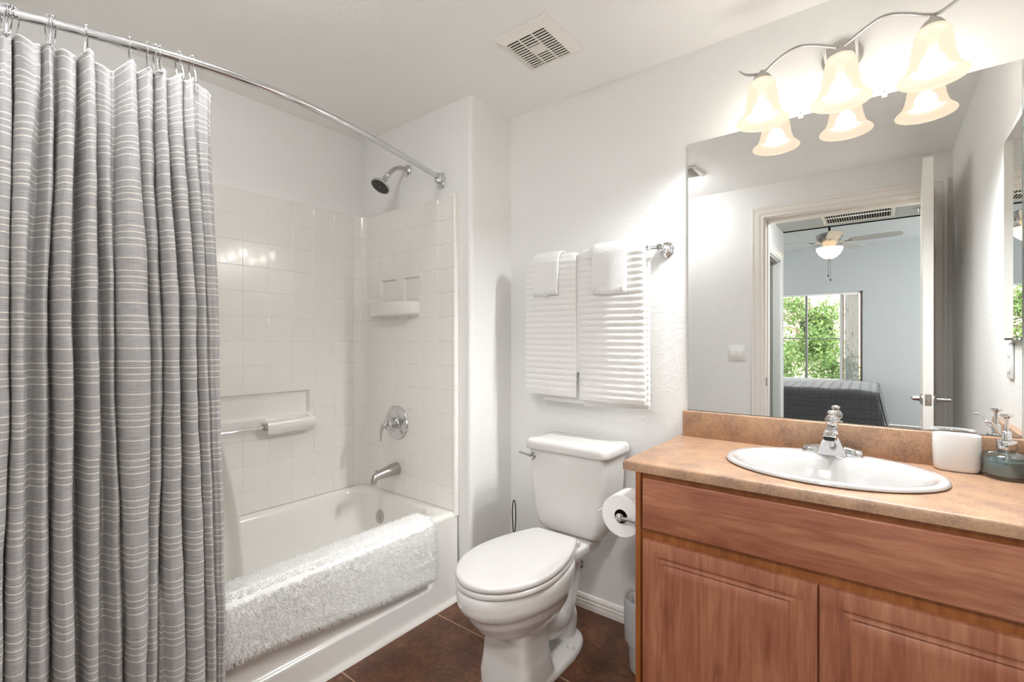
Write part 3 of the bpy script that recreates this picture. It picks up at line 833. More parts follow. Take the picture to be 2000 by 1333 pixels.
def mat_pt(i, j, off):
    s_ = i / sn; y = lerp(MY0, MY1, j / yn)
    (x, z), (nx, nz) = mat_path(s_, y)
    e = min(1, min(i, sn - i) / 2.5, min(j, yn - j) / 2.5) ** .5
    h = off * e
    if off > 0: h += .004 * noise.noise(Vector((x * 60, y * 60, z * 60))) * e
    y2 = y + (.004 * noise.noise(Vector((z * 40, s_ * 30, 0))) if j in (0, yn) else 0)
    return (x + nx * h * (1 if True else 0), y2, z + nz * h)
# outward normal check: path runs inside -> outside over the top, so normal (-tz, tx) points up on top
mb = MB()
top = [mat_pt(i, j, .016) for j in range(yn + 1) for i in range(sn + 1)]
bot = [mat_pt(i, j, .0015) for j in range(yn + 1) for i in range(sn + 1)]
W_ = sn + 1
fs = [(j * W_ + i, j * W_ + i + 1, (j + 1) * W_ + i + 1, (j + 1) * W_ + i) for j in range(yn) for i in range(sn)]
mb.add(top, fs); mb.add(bot, [tuple(reversed(f)) for f in fs])
O_ = len(top)
rim = [j * W_ for j in range(yn + 1)] + [yn * W_ + i for i in range(1, W_)] + [j * W_ + sn for j in range(yn - 1, -1, -1)] + [i for i in range(sn - 1, 0, -1)]
mb.f += [(rim[k], rim[(k + 1) % len(rim)], rim[(k + 1) % len(rim)] + O_, rim[k] + O_) for k in range(len(rim))]
matt = mb.build('bath_mat', M['rug'], smooth=180, label='fluffy white bath mat draped over the edge of the tub', cat='bath mat')
# pile of the mat: short loops
mb = MB()
for q in range(26000):
    i = random.random() * sn; j = random.random() * yn
    s_ = i / sn; y = lerp(MY0, MY1, j / yn)
    (x, z), (nx, nz) = mat_path(s_, y)
    if nx < -.6 and z < .38: continue
    e = min(1, min(i, sn - i) / 2.5, min(j, yn - j) / 2.5) ** .5
    h0 = .013 * e; n3 = Vector((nx, 0, nz)); dv = Vector((random.uniform(-.5, .5), random.uniform(-.5, .5), random.uniform(-.7, .2)))
    if i > sn - 1.5: dv.z -= 1.0
    if j > yn - 1.5: dv.y += 1.0
    d = (n3 + dv * .9).normalized(); p = Vector((x, y, z)) + n3 * h0
    sd = d.cross(Vector((random.random(), random.random(), .3))).normalized() * .0013; s2 = d.cross(sd).normalized() * .0013
    tip = p + d * random.uniform(.008, .014)
    mb.add([p + sd, p - sd * .5 + s2, p - sd * .5 - s2, tip + sd * .5, tip - sd * .25 + s2 * .5, tip - sd * .25 - s2 * .5], [(0, 1, 4, 3), (1, 2, 5, 4), (2, 0, 3, 5), (3, 4, 5)])
tag(mb.build('pile', M['rug'], matt, smooth=180, recalc=False), kind='stuff')

# ------------------------------------------------------------------ toilet
XT = -1.047
toi = thing('toilet', (XT, 1.5, 0), 'white two-piece toilet with closed oval lid between the tub and the vanity', 'toilet')
HWT = [(0, 0), (.012, .30), (.04, .50), (.08, .655), (.13, .78), (.2, .885), (.3, .965), (.4, .995), (.5, 1.0), (.6, .975), (.7, .92), (.8, .83), (.9, .70), (1.0, .545)]
def lid_outline(hw, yf, yb, z, inset=0.0):
    pts = []
    ts_ = [0.0, .004, .012, .025, .04, .06, .08, .105, .13, .165, .2, .25, .3, .35, .4, .45, .5, .55, .6, .65, .7, .75, .8, .85, .9, .95, .985, 1.0]
    def h(t):
        return hw * (math.sqrt(max(0, 1 - ((.45 - t) / .45) ** 2)) if t < .45 else 1 - .455 * ((t - .45) / .55) ** 1.9)
    R_ = [(XT + h(t) * (1 if t < 1 else .93), lerp(yf, yb, t), z) for t in ts_]
    L_ = [(2 * XT - p[0], p[1], z) for p in reversed(R_[1:])]
    return R_ + [(XT, yb, z)] + L_
def egg(hw, yf, yb, z, n=48, sqb=2.6, cx=None):
    """egg outline: round front (-y), squarer back"""
    cx = XT if cx is None else cx
    yc = lerp(yf, yb, .56); out = []
    for k in range(n):
        t = 2 * PI * k / n; c, s_ = math.cos(t), math.sin(t)
        if s_ < 0: x, y = hw * math.copysign(abs(c) ** .95, c), yc + (yc - yf) * s_
        else:
            p = 2 / sqb
            x, y = hw * math.copysign(abs(c) ** p, c), yc + (yb - yc) * abs(s_) ** p
        out.append((cx + x, y, z))
    return out
mb = MB()
egg_ = egg; egg = lambda hw, yf, yb, z: egg_(hw, yf, yb, z, 48, 1.9)
mb.loft([egg(.080, 1.30, 1.52, .185), egg(.098, 1.235, 1.56, .215), egg(.130, 1.185, 1.60, .25), egg(.152, 1.155, 1.62, .29), egg(.162, 1.140, 1.63, .322), egg(.170, 1.118, 1.64, .335), egg(.174, 1.108, 1.645, .352), egg(.176, 1.104, 1.65, .385), egg(.174, 1.106, 1.65, .402), egg(.168, 1.112, 1.64, .410)])
# deck under the tank
def sup(hw, y0, y1, z, e=4.0, n=48, cx=None):
    cx = XT if cx is None else cx
    out = []
    for k in range(n):
        t = 2 * PI * k / n; c, s_ = math.cos(t), math.sin(t); p = 2 / e
        out.append((cx + hw * math.copysign(abs(c) ** p, c), (y0 + y1) / 2 + (y1 - y0) / 2 * math.copysign(abs(s_) ** p, s_), z))
    return out
mb.loft([sup(.075, 1.56, 1.84, .345), sup(.105, 1.54, 1.875, .365), sup(.112, 1.54, 1.885, .38), sup(.112, 1.54, 1.885, .404), sup(.106, 1.545, 1.88, .412)])
# pedestal front
mb.loft([sup(.112, 1.262, 1.50, 0.0, 4.5), sup(.108, 1.268, 1.47, .05, 7), sup(.100, 1.278, 1.45, .12, 7), sup(.094, 1.275, 1.46, .19, 6), sup(.098, 1.245, 1.50, .235, 3.5), sup(.11, 1.22, 1.52, .26, 3)])
# foot plate
mb.loft([sup(.118, 1.262, 1.745, 0.0, 2.8), sup(.118, 1.262, 1.745, .018, 2.8), sup(.110, 1.27, 1.735, .030, 2.8), sup(.07, 1.30, 1.70, .036, 2.6)])
# trapway
tp_ = cr([(XT, 1.42, .21), (XT, 1.52, .150), (XT, 1.60, .135), (XT, 1.655, .20), (XT, 1.69, .30), (XT, 1.71, .375)], 6)
mb.tube(tp_, [lerp(.082, .066, i / (len(tp_) - 1)) for i in range(len(tp_))], 24)
tp2 = cr([(XT, 1.63, .15), (XT, 1.68, .10), (XT, 1.66, .03)], 6)
mb.tube(tp2, .062, 24)
bowl = mb.build('bowl', M['porcelain'], toi, smooth=180)
rm = bowl.modifiers.new('remesh', 'REMESH'); rm.mode = 'VOXEL'; rm.voxel_size = .0048; rm.use_smooth_shade = True
smo = bowl.modifiers.new('smooth', 'SMOOTH'); smo.iterations = 4; smo.factor = .6
for s_ in (1, -1):
    MB().lathe([(.0165, 0), (.016, .010), (.012, .020), (.006, .027), (.0001, .029)], (XT + s_ * .088, 1.60, .024), (0, 0, 1), 20).build('bolt_cap', M['seat'], toi)
# seat and lid
def egg2(k, z, grow=0.0):
    return lid_outline(.173 * k + grow, 1.375 - .268 * k, 1.375 + .262 * k, z)
MB().loft([egg2(.97, .411), egg2(.995, .413), egg2(1.0, .418), egg2(1.0, .426), egg2(.99, .430), egg2(.95, .431)]).build('seat', M['seat'], toi, smooth=60)
MB().loft([egg2(.975, .4335), egg2(.998, .436), egg2(1.005, .441), egg2(1.002, .449), egg2(.985, .454), egg2(.95, .4555), egg2(.5, .458), egg2(.05, .459)]).build('lid', M['seat'], toi, smooth=60)
for s_ in (1, -1): MB().rbox(XT + s_ * .075 - .022, XT + s_ * .075 + .022, 1.630, 1.662, .412, .436, .006, 3).build('hinge_block', M['seat'], toi)
# tank
TKX0, TKX1 = -1.237, -.860
tc = (TKX0 + TKX1) / 2
def tk(hw, y0, y1, z, r_=.03): return rrect(tc - hw, tc + hw, y0, y1, r_, z, 8)
MB().loft([tk(.125, 1.745, 1.87, .412, .03), tk(.140, 1.725, 1.885, .418, .035), tk(.152, 1.712, 1.892, .432, .04), tk(.162, 1.706, 1.896, .455, .04), tk(.172, 1.703, 1.898, .50, .036), tk(.181, 1.700, 1.902, .60), tk(.187, 1.697, 1.905, .70), tk(.189, 1.696, 1.906, .768)]).build('tank', M['porcelain'], toi, smooth=60)
MB().loft([tk(.193, 1.692, 1.91, .762), tk(.202, 1.684, 1.915, .766), tk(.204, 1.682, 1.916, .775), tk(.204, 1.682, 1.916, .792, .034), tk(.200, 1.686, 1.913, .803, .034), tk(.190, 1.698, 1.90, .810, .03), tk(.15, 1.74, 1.86, .8125, .02)]).build('tank_lid', M['porcelain'], toi, smooth=60)
mb = MB().lathe([(.0145, 0), (.0145, .005), (.010, .010), (.008, .018), (.0001, .019)], (-1.208, 1.698, .735), (0, -1, 0), 20)
mb.tube([(-1.208, 1.683, .735), (-1.225, 1.680, .738), (-1.250, 1.680, .742), (-1.272, 1.681, .744)], [.007, .006, .0055, .0065], 12)
mb.build('flush_lever', M['chrome'], toi)
# supply line
sv = thing('supply_valve', (-1.115, YW, .16), 'grey water supply hose and shut-off valve behind the toilet', 'supply valve')
MB().tube(cr([(-1.115, YW - .012, .20), (-1.115, YW - .05, .20), (-1.110, YW - .065, .23), (-1.10, YW - .06, .30), (-1.13, YW - .055, .36), (-1.15, YW - .050, .412)], 6), .0065, 10).build('hose', M['brushed'], sv)
MB().lathe([(.026, 0), (.024, .006), (.010, .009), (.010, .03)], (-1.115, YW - .0005, .20), (0, -1, 0), 24).build('flange', M['chrome'], sv)
MB().ball((-1.115, YW - .05, .20), .017, 14).build('valve_body', M['chrome'], sv)

# toilet brush behind
tb = thing('toilet_brush', (-1.435, 1.85, 0), 'toilet brush with a dark wire loop handle in the corner behind the toilet', 'toilet brush')
MB().lathe([(.045, 0), (.048, .01), (.044, .12), (.040, .125), (.0001, .126)], (-1.435, 1.85, 0), (0, 0, 1), 24).build('canister', M['bin'], tb)
lp_ = [(-1.435 + .0105 * math.sin(2 * PI * t) * (1 - .25 * math.cos(2 * PI * t)), 1.85, .365 - .085 * math.cos(2 * PI * t)) for t in [k / 28 for k in range(28)]]
MB().tube(lp_, .0026, 8, loop=True).tube([(-1.435, 1.85, .12), (-1.435, 1.85, .285)], .004, 8).build('handle', M['wire'], tb)

# ------------------------------------------------------------------ towel bar, towels
bar = thing('towel_bar', (-1.04, YW, 1.60), 'chrome towel bar with round wall rosettes above the toilet', 'towel rail')
BZ, BY = 1.618, 1.862
MB().tube([(-1.325, BY, BZ), (-.700, BY, BZ)], .0085, 16).build('bar', M['chrome'], bar)
for x in (-1.318, -.700):
    MB().lathe([(.033, 0), (.033, .004), (.029, .008), (.026, .009), (.025, .014), (.020, .018), (.017, .020), (.012, .030), (.010, .045), (.012, .055), (.0155, .066), (.016, .078), (.012, .088), (.0001, .092)], (x, YW - .0005, BZ), (0, -1, 0), 32).build('wall_mount', M['chrome'], bar)

def towel_mesh(x0, x1, ztop, zf, zb, thick, rib=0.0, pitch=.0266, yb=BY, drop=(0, 0), rad=.014, wav=.003, taper=0.0, seed=0):
    """cloth folded over the bar: loft of rounded sections along the drop"""
    path = []
    step = .0045
    z = zf
    yf_ = yb - rad - thick / 2 - .001
    ybk = yb + rad + thick / 2 - .002
    zc = ztop - rad - thick
    while z < zc: path.append((yf_, z, -1, 0)); z += step
    for k in range(13):
        a = PI - PI * k / 12
        path.append((yb + (rad + thick / 2) * math.cos(a), zc + (rad + thick / 2) * math.sin(a), math.cos(a), math.sin(a)))
    z = zc
    while z > zb: path.append((ybk, z, 1, 0)); z -= step
    rings = []; n = 40; m = len(path)
    for i, (y, z, ny, nz) in enumerate(path):
        front = i < m / 2
        e = min(i, m - 1 - i); t = thick / 2 * min(1, .35 + e * .22)
        ph = (z - ztop) / pitch
        rb = rib * (abs(math.sin(PI * ph)) ** .6 - .5) if (rib and e > 3) else 0
        low = (ztop - z) / max(ztop - zf, .01)
        hx = (x1 - x0) / 2 + rb * .5 + taper * low; cx = (x0 + x1) / 2 + .004 * noise.noise(Vector((z * 3, seed, 0)))
        rg = []
        for k in range(n):
            a = 2 * PI * k / n; c, s_ = math.cos(a), math.sin(a)
            px = math.copysign(abs(c) ** .38, c); q = math.copysign(abs(s_) ** .75, s_)
            x = cx + hx * px
            wv = wav * math.sin(x * 21 + seed) * low + wav * .8 * noise.noise(Vector((x * 14, z * 5, seed))) * low
            d = (t + rb) * q
            zz = z + (drop[0] if front else drop[1]) * (px * .5) * (1 if e < 6 else sstep(0, 1, low))
            rg.append((x, y + ny * d + (-wv if front else 0), zz + nz * d))
        rings.append(rg)
    return MB().loft(rings)
def towel(name, mb, label, cat='towel', group=None):
    return mb.build(name, M['towel'], smooth=60, label=label, cat=cat, group=group)
tw1 = towel('bath_towel', towel_mesh(-1.352, -1.072, 1.643, .990, 1.00, 0.020, .0056, drop=(-.006, 0), seed=1), 'ribbed white bath towel on the left half of the towel bar', group='ribbed bath towels on the bar')
tw2 = towel('bath_towel', towel_mesh(-1.058, -.752, 1.648, .978, .948, .022, .0060, drop=(-.004, .010), seed=2.3, wav=.007), 'ribbed white bath towel on the right half of the towel bar', group='ribbed bath towels on the bar')
# plain lower layer that shows under the left towel
towel('hand_towel', towel_mesh(-1.275, -.99, 1.634, 1.10, .955, .010, .0, seed=4, rad=.0095, drop=(0, -.004)), 'plain white towel hanging behind the left ribbed towel, only its hem showing')
def band(mb, x0, x1, z0, z1, y, th=.003):
    return mb.rbox(x0, x1, y - th, y + th, z0, z1, .002)
wc1 = towel('washcloth', towel_mesh(-1.298, -1.150, 1.660, 1.452, 1.50, .012, 0, rad=.0375, seed=6, taper=-.006), 'small white washcloth folded over the left ribbed towel', 'washcloth', 'washcloths over the bath towels')
wc2 = towel('washcloth', towel_mesh(-.985, -.822, 1.668, 1.440, 1.50, .012, 0, rad=.040, seed=8, taper=-.004, wav=.008), 'small white washcloth folded over the right ribbed towel', 'washcloth', 'washcloths over the bath towels')
for wc, x0, x1, zz, rad in ((wc1, -1.292, -1.158, 1.456, .0375), (wc2, -.978, -.832, 1.445, .040)):
    yy = BY - rad - .013
    mb = MB()
    for k in range(14):
        xx = lerp(x0 + .006, x1 - .006, k / 13)
        mb.rbox(xx - .004, xx + .004, yy - .0035, yy + .002, zz, zz + .022, .0015)
    mb.build('hem_band', M['towel'], wc)
    MB().rbox((x0 + x1) / 2 - .010, (x0 + x1) / 2 + .012, yy - .002, yy + .0005, zz - .010, zz - .001, .0006).build('care_tag', M['vinyl'], wc)

# ------------------------------------------------------------------ vanity cabinet
VX0, VX1, VYF, VYB = -.607, XR - .002, 1.420, YW - .002
CT, CTH, CYF = .858, .030, 1.402
van = thing('vanity_cabinet', (-.13, 1.68, 0), 'reddish wood vanity cabinet with raised-panel doors under the sink', 'cabinet')
mb = MB().box(VX0, VX0 + .016, VYF - .014, VYB, 0.0, CT - CTH).box(VX1 - .016, VX1, VYF, VYB, 0, CT - CTH)
mb.box(VX0 + .016, VX1 - .016, VYF, VYF + .018, .790, CT - CTH).box(VX0 + .016, VX1 - .016, VYF, VYF + .018, .615, .66).box(VX0 + .016, VX0 + .05, VYF + .001, VYF + .017, .117, .789).box(-.14, -.105, VYF + .001, VYF + .017, .117, .614).box(VX1 - .05, VX1 - .016, VYF + .001, VYF + .017, .117, .789)
mb.box(VX0 + .016, VX1 - .016, VYF, VYB - .01, .10, .116).box(VX0 + .016, VX1 - .016, VYF + .06, VYF + .07, 0, .10)
mb.build('body', M['wood_frame'], van, smooth=20)
MB().rbox(-.5835, .334, VYF - .0185, VYF - .0005, .655, .811, .004, 3).build('false_drawer_front', M['wood_h'], van)
def cab_door(x0, x1, z0, z1, name='door'):
    g = .0425
    us = sorted(set([x0, x0 + .0015, x0 + .004, x1 - .004, x1 - .0015, x1] + [q for e in (0, .004, .008, .012, .016, .022, .030) for q in (x0 + g + e, x1 - g - e)] + frange(x0 + .09, x1 - .09, .05)))
    vs_ = sorted(set([z0, z0 + .0015, z0 + .004, z1 - .004, z1 - .0015, z1] + [q for e in (0, .004, .008, .012, .016, .022, .030) for q in (z0 + g + e, z1 - g - e)] + frange(z0 + .09, z1 - .09, .05)))
    def f(x, z):
        e0 = min(x - x0, x1 - x, z - z0, z1 - z); e = e0 - g
        d = 0
        if e0 < .004: d = .004 * (1 - math.sqrt(max(0, 1 - (1 - e0 / .004) ** 2)))
        tab = [(0, 0), (.004, .0035), (.008, .0045), (.012, .003), (.016, .0015), (.022, .005), (.030, .0005)]
        if e > 0: d = interp(tab, e)
        return (x, VYF - .0185 + d, z)
    mb = MB().grid(us, vs_, f)
    mb.add([(x0, VYF - .0145, z0), (x1, VYF - .0145, z0), (x1, VYF - .0145, z1), (x0, VYF - .0145, z1), (x0, VYF - .0005, z0), (x1, VYF - .0005, z0), (x1, VYF - .0005, z1), (x0, VYF - .0005, z1)], [(0, 1, 5, 4), (1, 2, 6, 5), (2, 3, 7, 6), (3, 0, 4, 7), (4, 5, 6, 7)])
    return mb.build(name, M['wood_v'], van, smooth=40)
cab_door(-.5835, -.1245, .115, .622); cab_door(-.1215, .3340, .115, .622)

# countertop with a sink cut-out
SX, SY, SA, SB = -.127, 1.676, .273, .218
ctp = thing('countertop', (-.14, 1.67, CT - CTH), 'mottled peach laminate countertop with backsplash on the wood vanity', 'countertop')
CX0, CX1 = -.648, XR - .0015
def rect_ring(x0, x1, y0, y1, z, n=96):
    cx, cy = SX, SY; out = []
    angs = [2 * PI * k / n for k in range(n)]
    corners = [math.atan2(y - cy, x - cx) % (2 * PI) for x in (x0, x1) for y in (y0, y1)]
    for ca_ in corners:
        k = min(range(n), key=lambda q: abs((angs[q] - ca_ + PI) % (2 * PI) - PI)); angs[k] = ca_
    for a in angs:
        c, s_ = math.cos(a), math.sin(a)
        t = min([(x1 - cx) / c if c > 1e-9 else 1e9, (x0 - cx) / c if c < -1e-9 else 1e9, (y1 - cy) / s_ if s_ > 1e-9 else 1e9, (y0 - cy) / s_ if s_ < -1e-9 else 1e9])
        out.append((cx + c * t, cy + s_ * t, z))
    return out
def ell(a, b, z, n=96, dy=0.0): return [(SX + a * math.cos(2 * PI * k / n), SY + dy + b * math.sin(2 * PI * k / n), z) for k in range(n)]
e_ = .004
rr = [ell(SA - .02, SB - .02, CT - CTH), ell(SA - .02, SB - .02, CT), rect_ring(CX0 + e_ * 2, CX1, CYF + e_ * 2, YW - .001, CT), rect_ring(CX0 + e_, CX1, CYF + e_, YW - .001, CT - e_ * .3), rect_ring(CX0, CX1, CYF, YW - .001, CT - e_ * 1.3), rect_ring(CX0, CX1, CYF, YW - .001, CT - CTH)]
MB().loft(rr, False, False, loop=True).build('slab', M['counter'], ctp, smooth=50)
MB().rbox(-.628, XR - .0025, YM - .0195, YW - .0005, CT - .001, CT + .102, .0035, 3).build('backsplash', M['counter'], ctp)
MB().rbox(XR - .021, XR - .001, 1.405, YM - .0205, CT - .001, CT + .102, .0035, 3).build('side_splash', M['counter'], ctp)

# sink
snk = thing('sink', (SX, SY, CT - .14), 'white oval drop-in sink set in the peach countertop', 'sink')
mb = MB().loft([ell(SA - .018, SB - .018, CT + .0008), ell(SA - .004, SB - .004, CT + .001), ell(SA, SB, CT + .004), ell(SA - .001, SB - .001, CT + .010), ell(SA - .008, SB - .008, CT + .0135), ell(SA - .022, SB - .022, CT + .013), ell(SA - .036, SB - .052, CT + .0085, dy=-.018), ell(SA - .046, SB - .066, CT - .004, dy=-.021), ell(SA - .060, SB - .080, CT - .035, dy=-.021), ell(SA - .085, SB - .098, CT - .080, dy=-.02), ell(SA - .13, SB - .125, CT - .118, dy=-.02), ell(SA - .19, SB - .165, CT - .135, dy=-.02), ell(.022, .022, CT - .139, dy=-.02)], False, True)
mb.build('basin', M['sinkware'], snk, smooth=60)
MB().lathe([(.028, 0), (.028, .003), (.022, .005), (.012, .003), (.0001, .003)], (SX, SY - .02, CT - .138), (0, 0, 1), 24).build('drain', M['chrome'], snk)

# faucet
FX, FY, FZ = -.125, 1.862, CT + .0088
fa = thing('faucet', (FX, FY, FZ), 'chrome single-handle faucet with a clear ball knob on the back of the oval sink', 'faucet')
def trap(hx0, hx1, y0, y1, z, r_=.006): 
    return rrect(FX - hx0, FX + hx1, y0, y1, r_, z, 4)
mb = MB()
# deck wings
for s_ in (-1, 1):
    rings = []
    for t, hw, hh in ((0, .026, .034), (.3, .026, .031), (.6, .0255, .027), (.93, .024, .023), (1.0, .020, .014)):
        x = FX + s_ * lerp(.018, .083, t)
        rings.append([(x, FY + .002 + hw * math.copysign(abs(math.cos(a)) ** .5, math.cos(a)), FZ + hh * (.0 + max(0, math.copysign(abs(math.sin(a)) ** .6, math.sin(a))))) for a in [2 * PI * k / 24 for k in range(24)]])
    mb.loft(rings)
# body: broad foot narrowing to a neck, leaning forward
mb.loft([trap(.042, .042, FY - .034, FY + .028, FZ), trap(.039, .039, FY - .036, FY + .027, FZ + .012), trap(.031, .031, FY - .044, FY + .024, FZ + .035), trap(.024, .024, FY - .052, FY + .021, FZ + .055), trap(.021, .020, FY - .060, FY + .020, FZ + .068), trap(.020, .020, FY - .062, FY + .020, FZ + .078, .007), trap(.017, .017, FY - .058, FY + .017, FZ + .083, .007)])
# spout
rings = []
for t, hx, z0, z1 in ((0, .019, .040, .080), (.35, .0185, .052, .082), (.7, .018, .058, .081), (.95, .0175, .060, .078), (1.0, .015, .062, .075)):
    y = lerp(FY - .03, FY - .115, t)
    rings.append([(FX + hx * math.copysign(abs(math.cos(a)) ** .5, math.cos(a)), y, FZ + (z0 + z1) / 2 + (z1 - z0) / 2 * math.copysign(abs(math.sin(a)) ** .6, math.sin(a))) for a in [2 * PI * k / 24 for k in range(24)]])
mb.loft(rings)
mb.build('body', M['chrome'], fa, smooth=50)
MB().lathe([(.0115, 0), (.0115, .016), (.0105, .018), (.0001, .018)], (FX, FY - .098, FZ + .062), (0, 0, -1), 20).build('aerator', M['chrome'], fa)
MB().lathe([(.016, 0), (.017, .006), (.0155, .010), (.0001, .010)], (FX, FY - .002, FZ + .082), (0, -.1, 1), 24).build('collar', M['chrome'], fa)
kn = MB().ball((FX, FY - .004, FZ + .111), .0205, 24, (1, 1, .95)).build('ball_knob', M['clear'], fa, smooth=180)
MB().ball((FX, FY - .006, FZ + .137), .0125, 20, (1.05, 1.05, .62)).build('knob_cap', M['chrome'], kn, smooth=180)
MB().lathe([(.006, 0), (.004, .01), (.004, .028), (.007, .034)], (FX, FY - .004, FZ + .093), (0, 0, 1), 12).build('knob_stem', M['chrome'], kn)
MB().tube([(FX, FY + .024, FZ + .005), (FX, FY + .024, FZ + .085)], .003, 8).lathe([(.0001, 0), (.010, .003), (.011, .007), (.006, .012), (.0001, .013)], (FX, FY + .024, FZ + .083), (0, 0, 1), 16).build('lift_rod', M['chrome'], fa)

# ------------------------------------------------------------------ counter objects
tu = thing('toothbrush_holder', (.180, 1.868, CT), 'white oval ceramic toothbrush holder with two openings beside the soap pump', 'toothbrush holder')
def ov_(a, b, z, cx=.174, cy=1.8825, e=2.6, n=56):
    p = 2 / e
    return [(cx + a * math.copysign(abs(math.cos(2 * PI * k / n)) ** p, math.cos(2 * PI * k / n)), cy + b * math.copysign(abs(math.sin(2 * PI * k / n)) ** p, math.sin(2 * PI * k / n)), z) for k in range(n)]
HH = .108
MB().loft([ov_(.044, .025, CT + .0005), ov_(.048, .028, CT + .004), ov_(.0520, .0305, CT + .014), ov_(.0530, .0315, CT + .05), ov_(.0535, .032, CT + HH - .004), ov_(.051, .031, CT + HH), ov_(.048, .028, CT + HH), ov_(.0465, .0265, CT + HH - .004), ov_(.044, .025, CT + .02), ov_(.03, .015, CT + .012)], True, True).build('cup', M['ceramic'], tu, smooth=70)
MB().rbox(.171, .177, 1.857, 1.908, CT + .012, CT + HH - .003, .002).build('divider', M['ceramic'], tu)

so = thing('soap_dispenser', (.278, 1.848, CT), 'round clear glass soap dispenser with chrome pump holding blue-green liquid', 'soap dispenser')
SPX, SPY = .2730, 1.860
SC_ = lambda L: [(r_ * 1.06, z_ * 1.20) for r_, z_ in L]
prof = [(.0001, .0005), (.040, .0005), (.045, .003), (.0465, .010), (.0465, .046), (.045, .053), (.036, .059), (.019, .062), (.0175, .066), (.0175, .070)]
inn = [(.0155, .070), (.0155, .064), (.034, .056), (.0415, .050), (.043, .045), (.043, .013), (.040, .0085), (.0001, .008)]
MB().lathe(SC_(prof + inn), (SPX, SPY, CT), (0, 0, 1), 48, caps=False).build('bottle', M['soap_glass'], so, smooth=40)
MB().lathe(SC_([(.0001, .0085), (.0395, .009), (.0425, .0135), (.0425, .042), (.0001, .042)]), (SPX, SPY, CT), (0, 0, 1), 48, caps=False).build('liquid_soap', M['soap'], so, smooth=40)
mb = MB().lathe(SC_([(.0195, .068), (.020, .070), (.020, .084), (.019, .086), (.0001, .086)]), (SPX, SPY, CT), (0, 0, 1), 32)
mb.lathe(SC_([(.0095, .086), (.0095, .106), (.008, .108), (.0042, .109), (.0042, .136), (.006, .139), (.0125, .142), (.0135, .145), (.0115, .148), (.0001, .149)]), (SPX, SPY, CT), (0, 0, 1), 24)
mb.tube(cr([(SPX - .004, SPY - .003, CT + .115), (SPX - .016, SPY - .008, CT + .125), (SPX - .026, SPY - .012, CT + .145), (SPX - .038, SPY - .018, CT + .155), (SPX - .044, SPY - .020, CT + .1535)], 5), .0036, 10)
mb.build('pump', M['chrome'], so, smooth=40)
MB().tube([(SPX, SPY, CT + .082), (SPX + .003, SPY, CT + .014)], .003, 8).build('dip_tube', M['vinyl'], so)

# ------------------------------------------------------------------ mirror and clips
mir = thing('wall_mirror', (-.15, YW, .965), 'large frameless rectangular wall mirror above the vanity', 'mirror')
MB().box(-.612, .315, YM + .0001, YW - .0004, CT + .1045, 2.033).build('glass_back', M['glass_edge'], mir, smooth=0)
MB().box(-.6115, .3145, YM - .0006, YM + .0001, CT + .105, 2.0325).build('silvered_face', M['mirror'], mir, smooth=0)
for i, x in enumerate((-.222, .010)):
    c = thing('mirror_clip', (x, YM, 2.03), ('clear plastic clip on the top edge of the mirror, near the leftmost lamp', 'clear plastic clip on the top edge of the mirror, between middle and right lamps')[i], 'mirror clip', 'mirror clips')
    MB().rbox(x - .007, x + .007, YM - .004, YW - .0005, 2.022, 2.047, .0015).build('clip', M['vinyl'], c)
    MB().lathe([(.003, 0), (.0025, .0015), (.0001, .002)], (x, YM - .004, 2.041), (0, -1, 0), 12).build('screw', M['brushed'], c)

# medicine cabinet on the right wall
mc = thing('medicine_cabinet', (XR, 1.76, 1.24), 'tall mirrored medicine cabinet recessed in the right wall, seen edge-on', 'medicine cabinet')
MB().rbox(.327, XR - .0005, 1.600, 1.925, 1.240, 1.905, .0015).build('frame', M['chrome'], mc, smooth=30)
MB().box(.3255, .3275, 1.607, 1.918, 1.247, 1.898).build('mirror_door', M['mirror'], mc, smooth=0)

# ------------------------------------------------------------------ vanity light
vl = thing('vanity_light', (-.10, YW, 2.15), 'three-lamp vanity light with a wavy brushed nickel bar and frosted bell shades', 'wall light')
wave = [(-.395, 2.191), (-.366, 2.166), (-.318, 2.157), (-.281, 2.180), (-.244, 2.199), (-.209, 2.205), (-.167, 2.192), (-.125, 2.172), (-.097, 2.161), (-.070, 2.174), (-.040, 2.192), (-.006, 2.208), (.023, 2.210), (.065, 2.194), (.099, 2.176), (.125, 2.168), (.148, 2.176), (.170, 2.190), (.190, 2.206), (.205, 2.215)]
LY = 1.800
wp = cr([(x, LY, z) for x, z in wave], 5)
nW = len(wp)
MB().tube(wp, [.0062 * min(1, .25 + min(i, nW - 1 - i) * .12) for i in range(nW)], 12, flat=.8).build('wavy_bar', M['brushed'], vl)
MB().lathe([(.058, 0), (.058, .006), (.052, .014), (.040, .020), (.0001, .022)], (-.103, YW - .0005, 2.195), (0, -1, 0), 40, sq=(1, 1)).build('wall_plate', M['brushed'], vl)
for x, zt_ in ((-.143, 2.181), (-.060, 2.181)): MB().tube([(x, YW - .012, 2.165), (x, LY + .06, 2.166), (x, LY, zt_)], .0048, 10).build('arm', M['brushed'], vl)
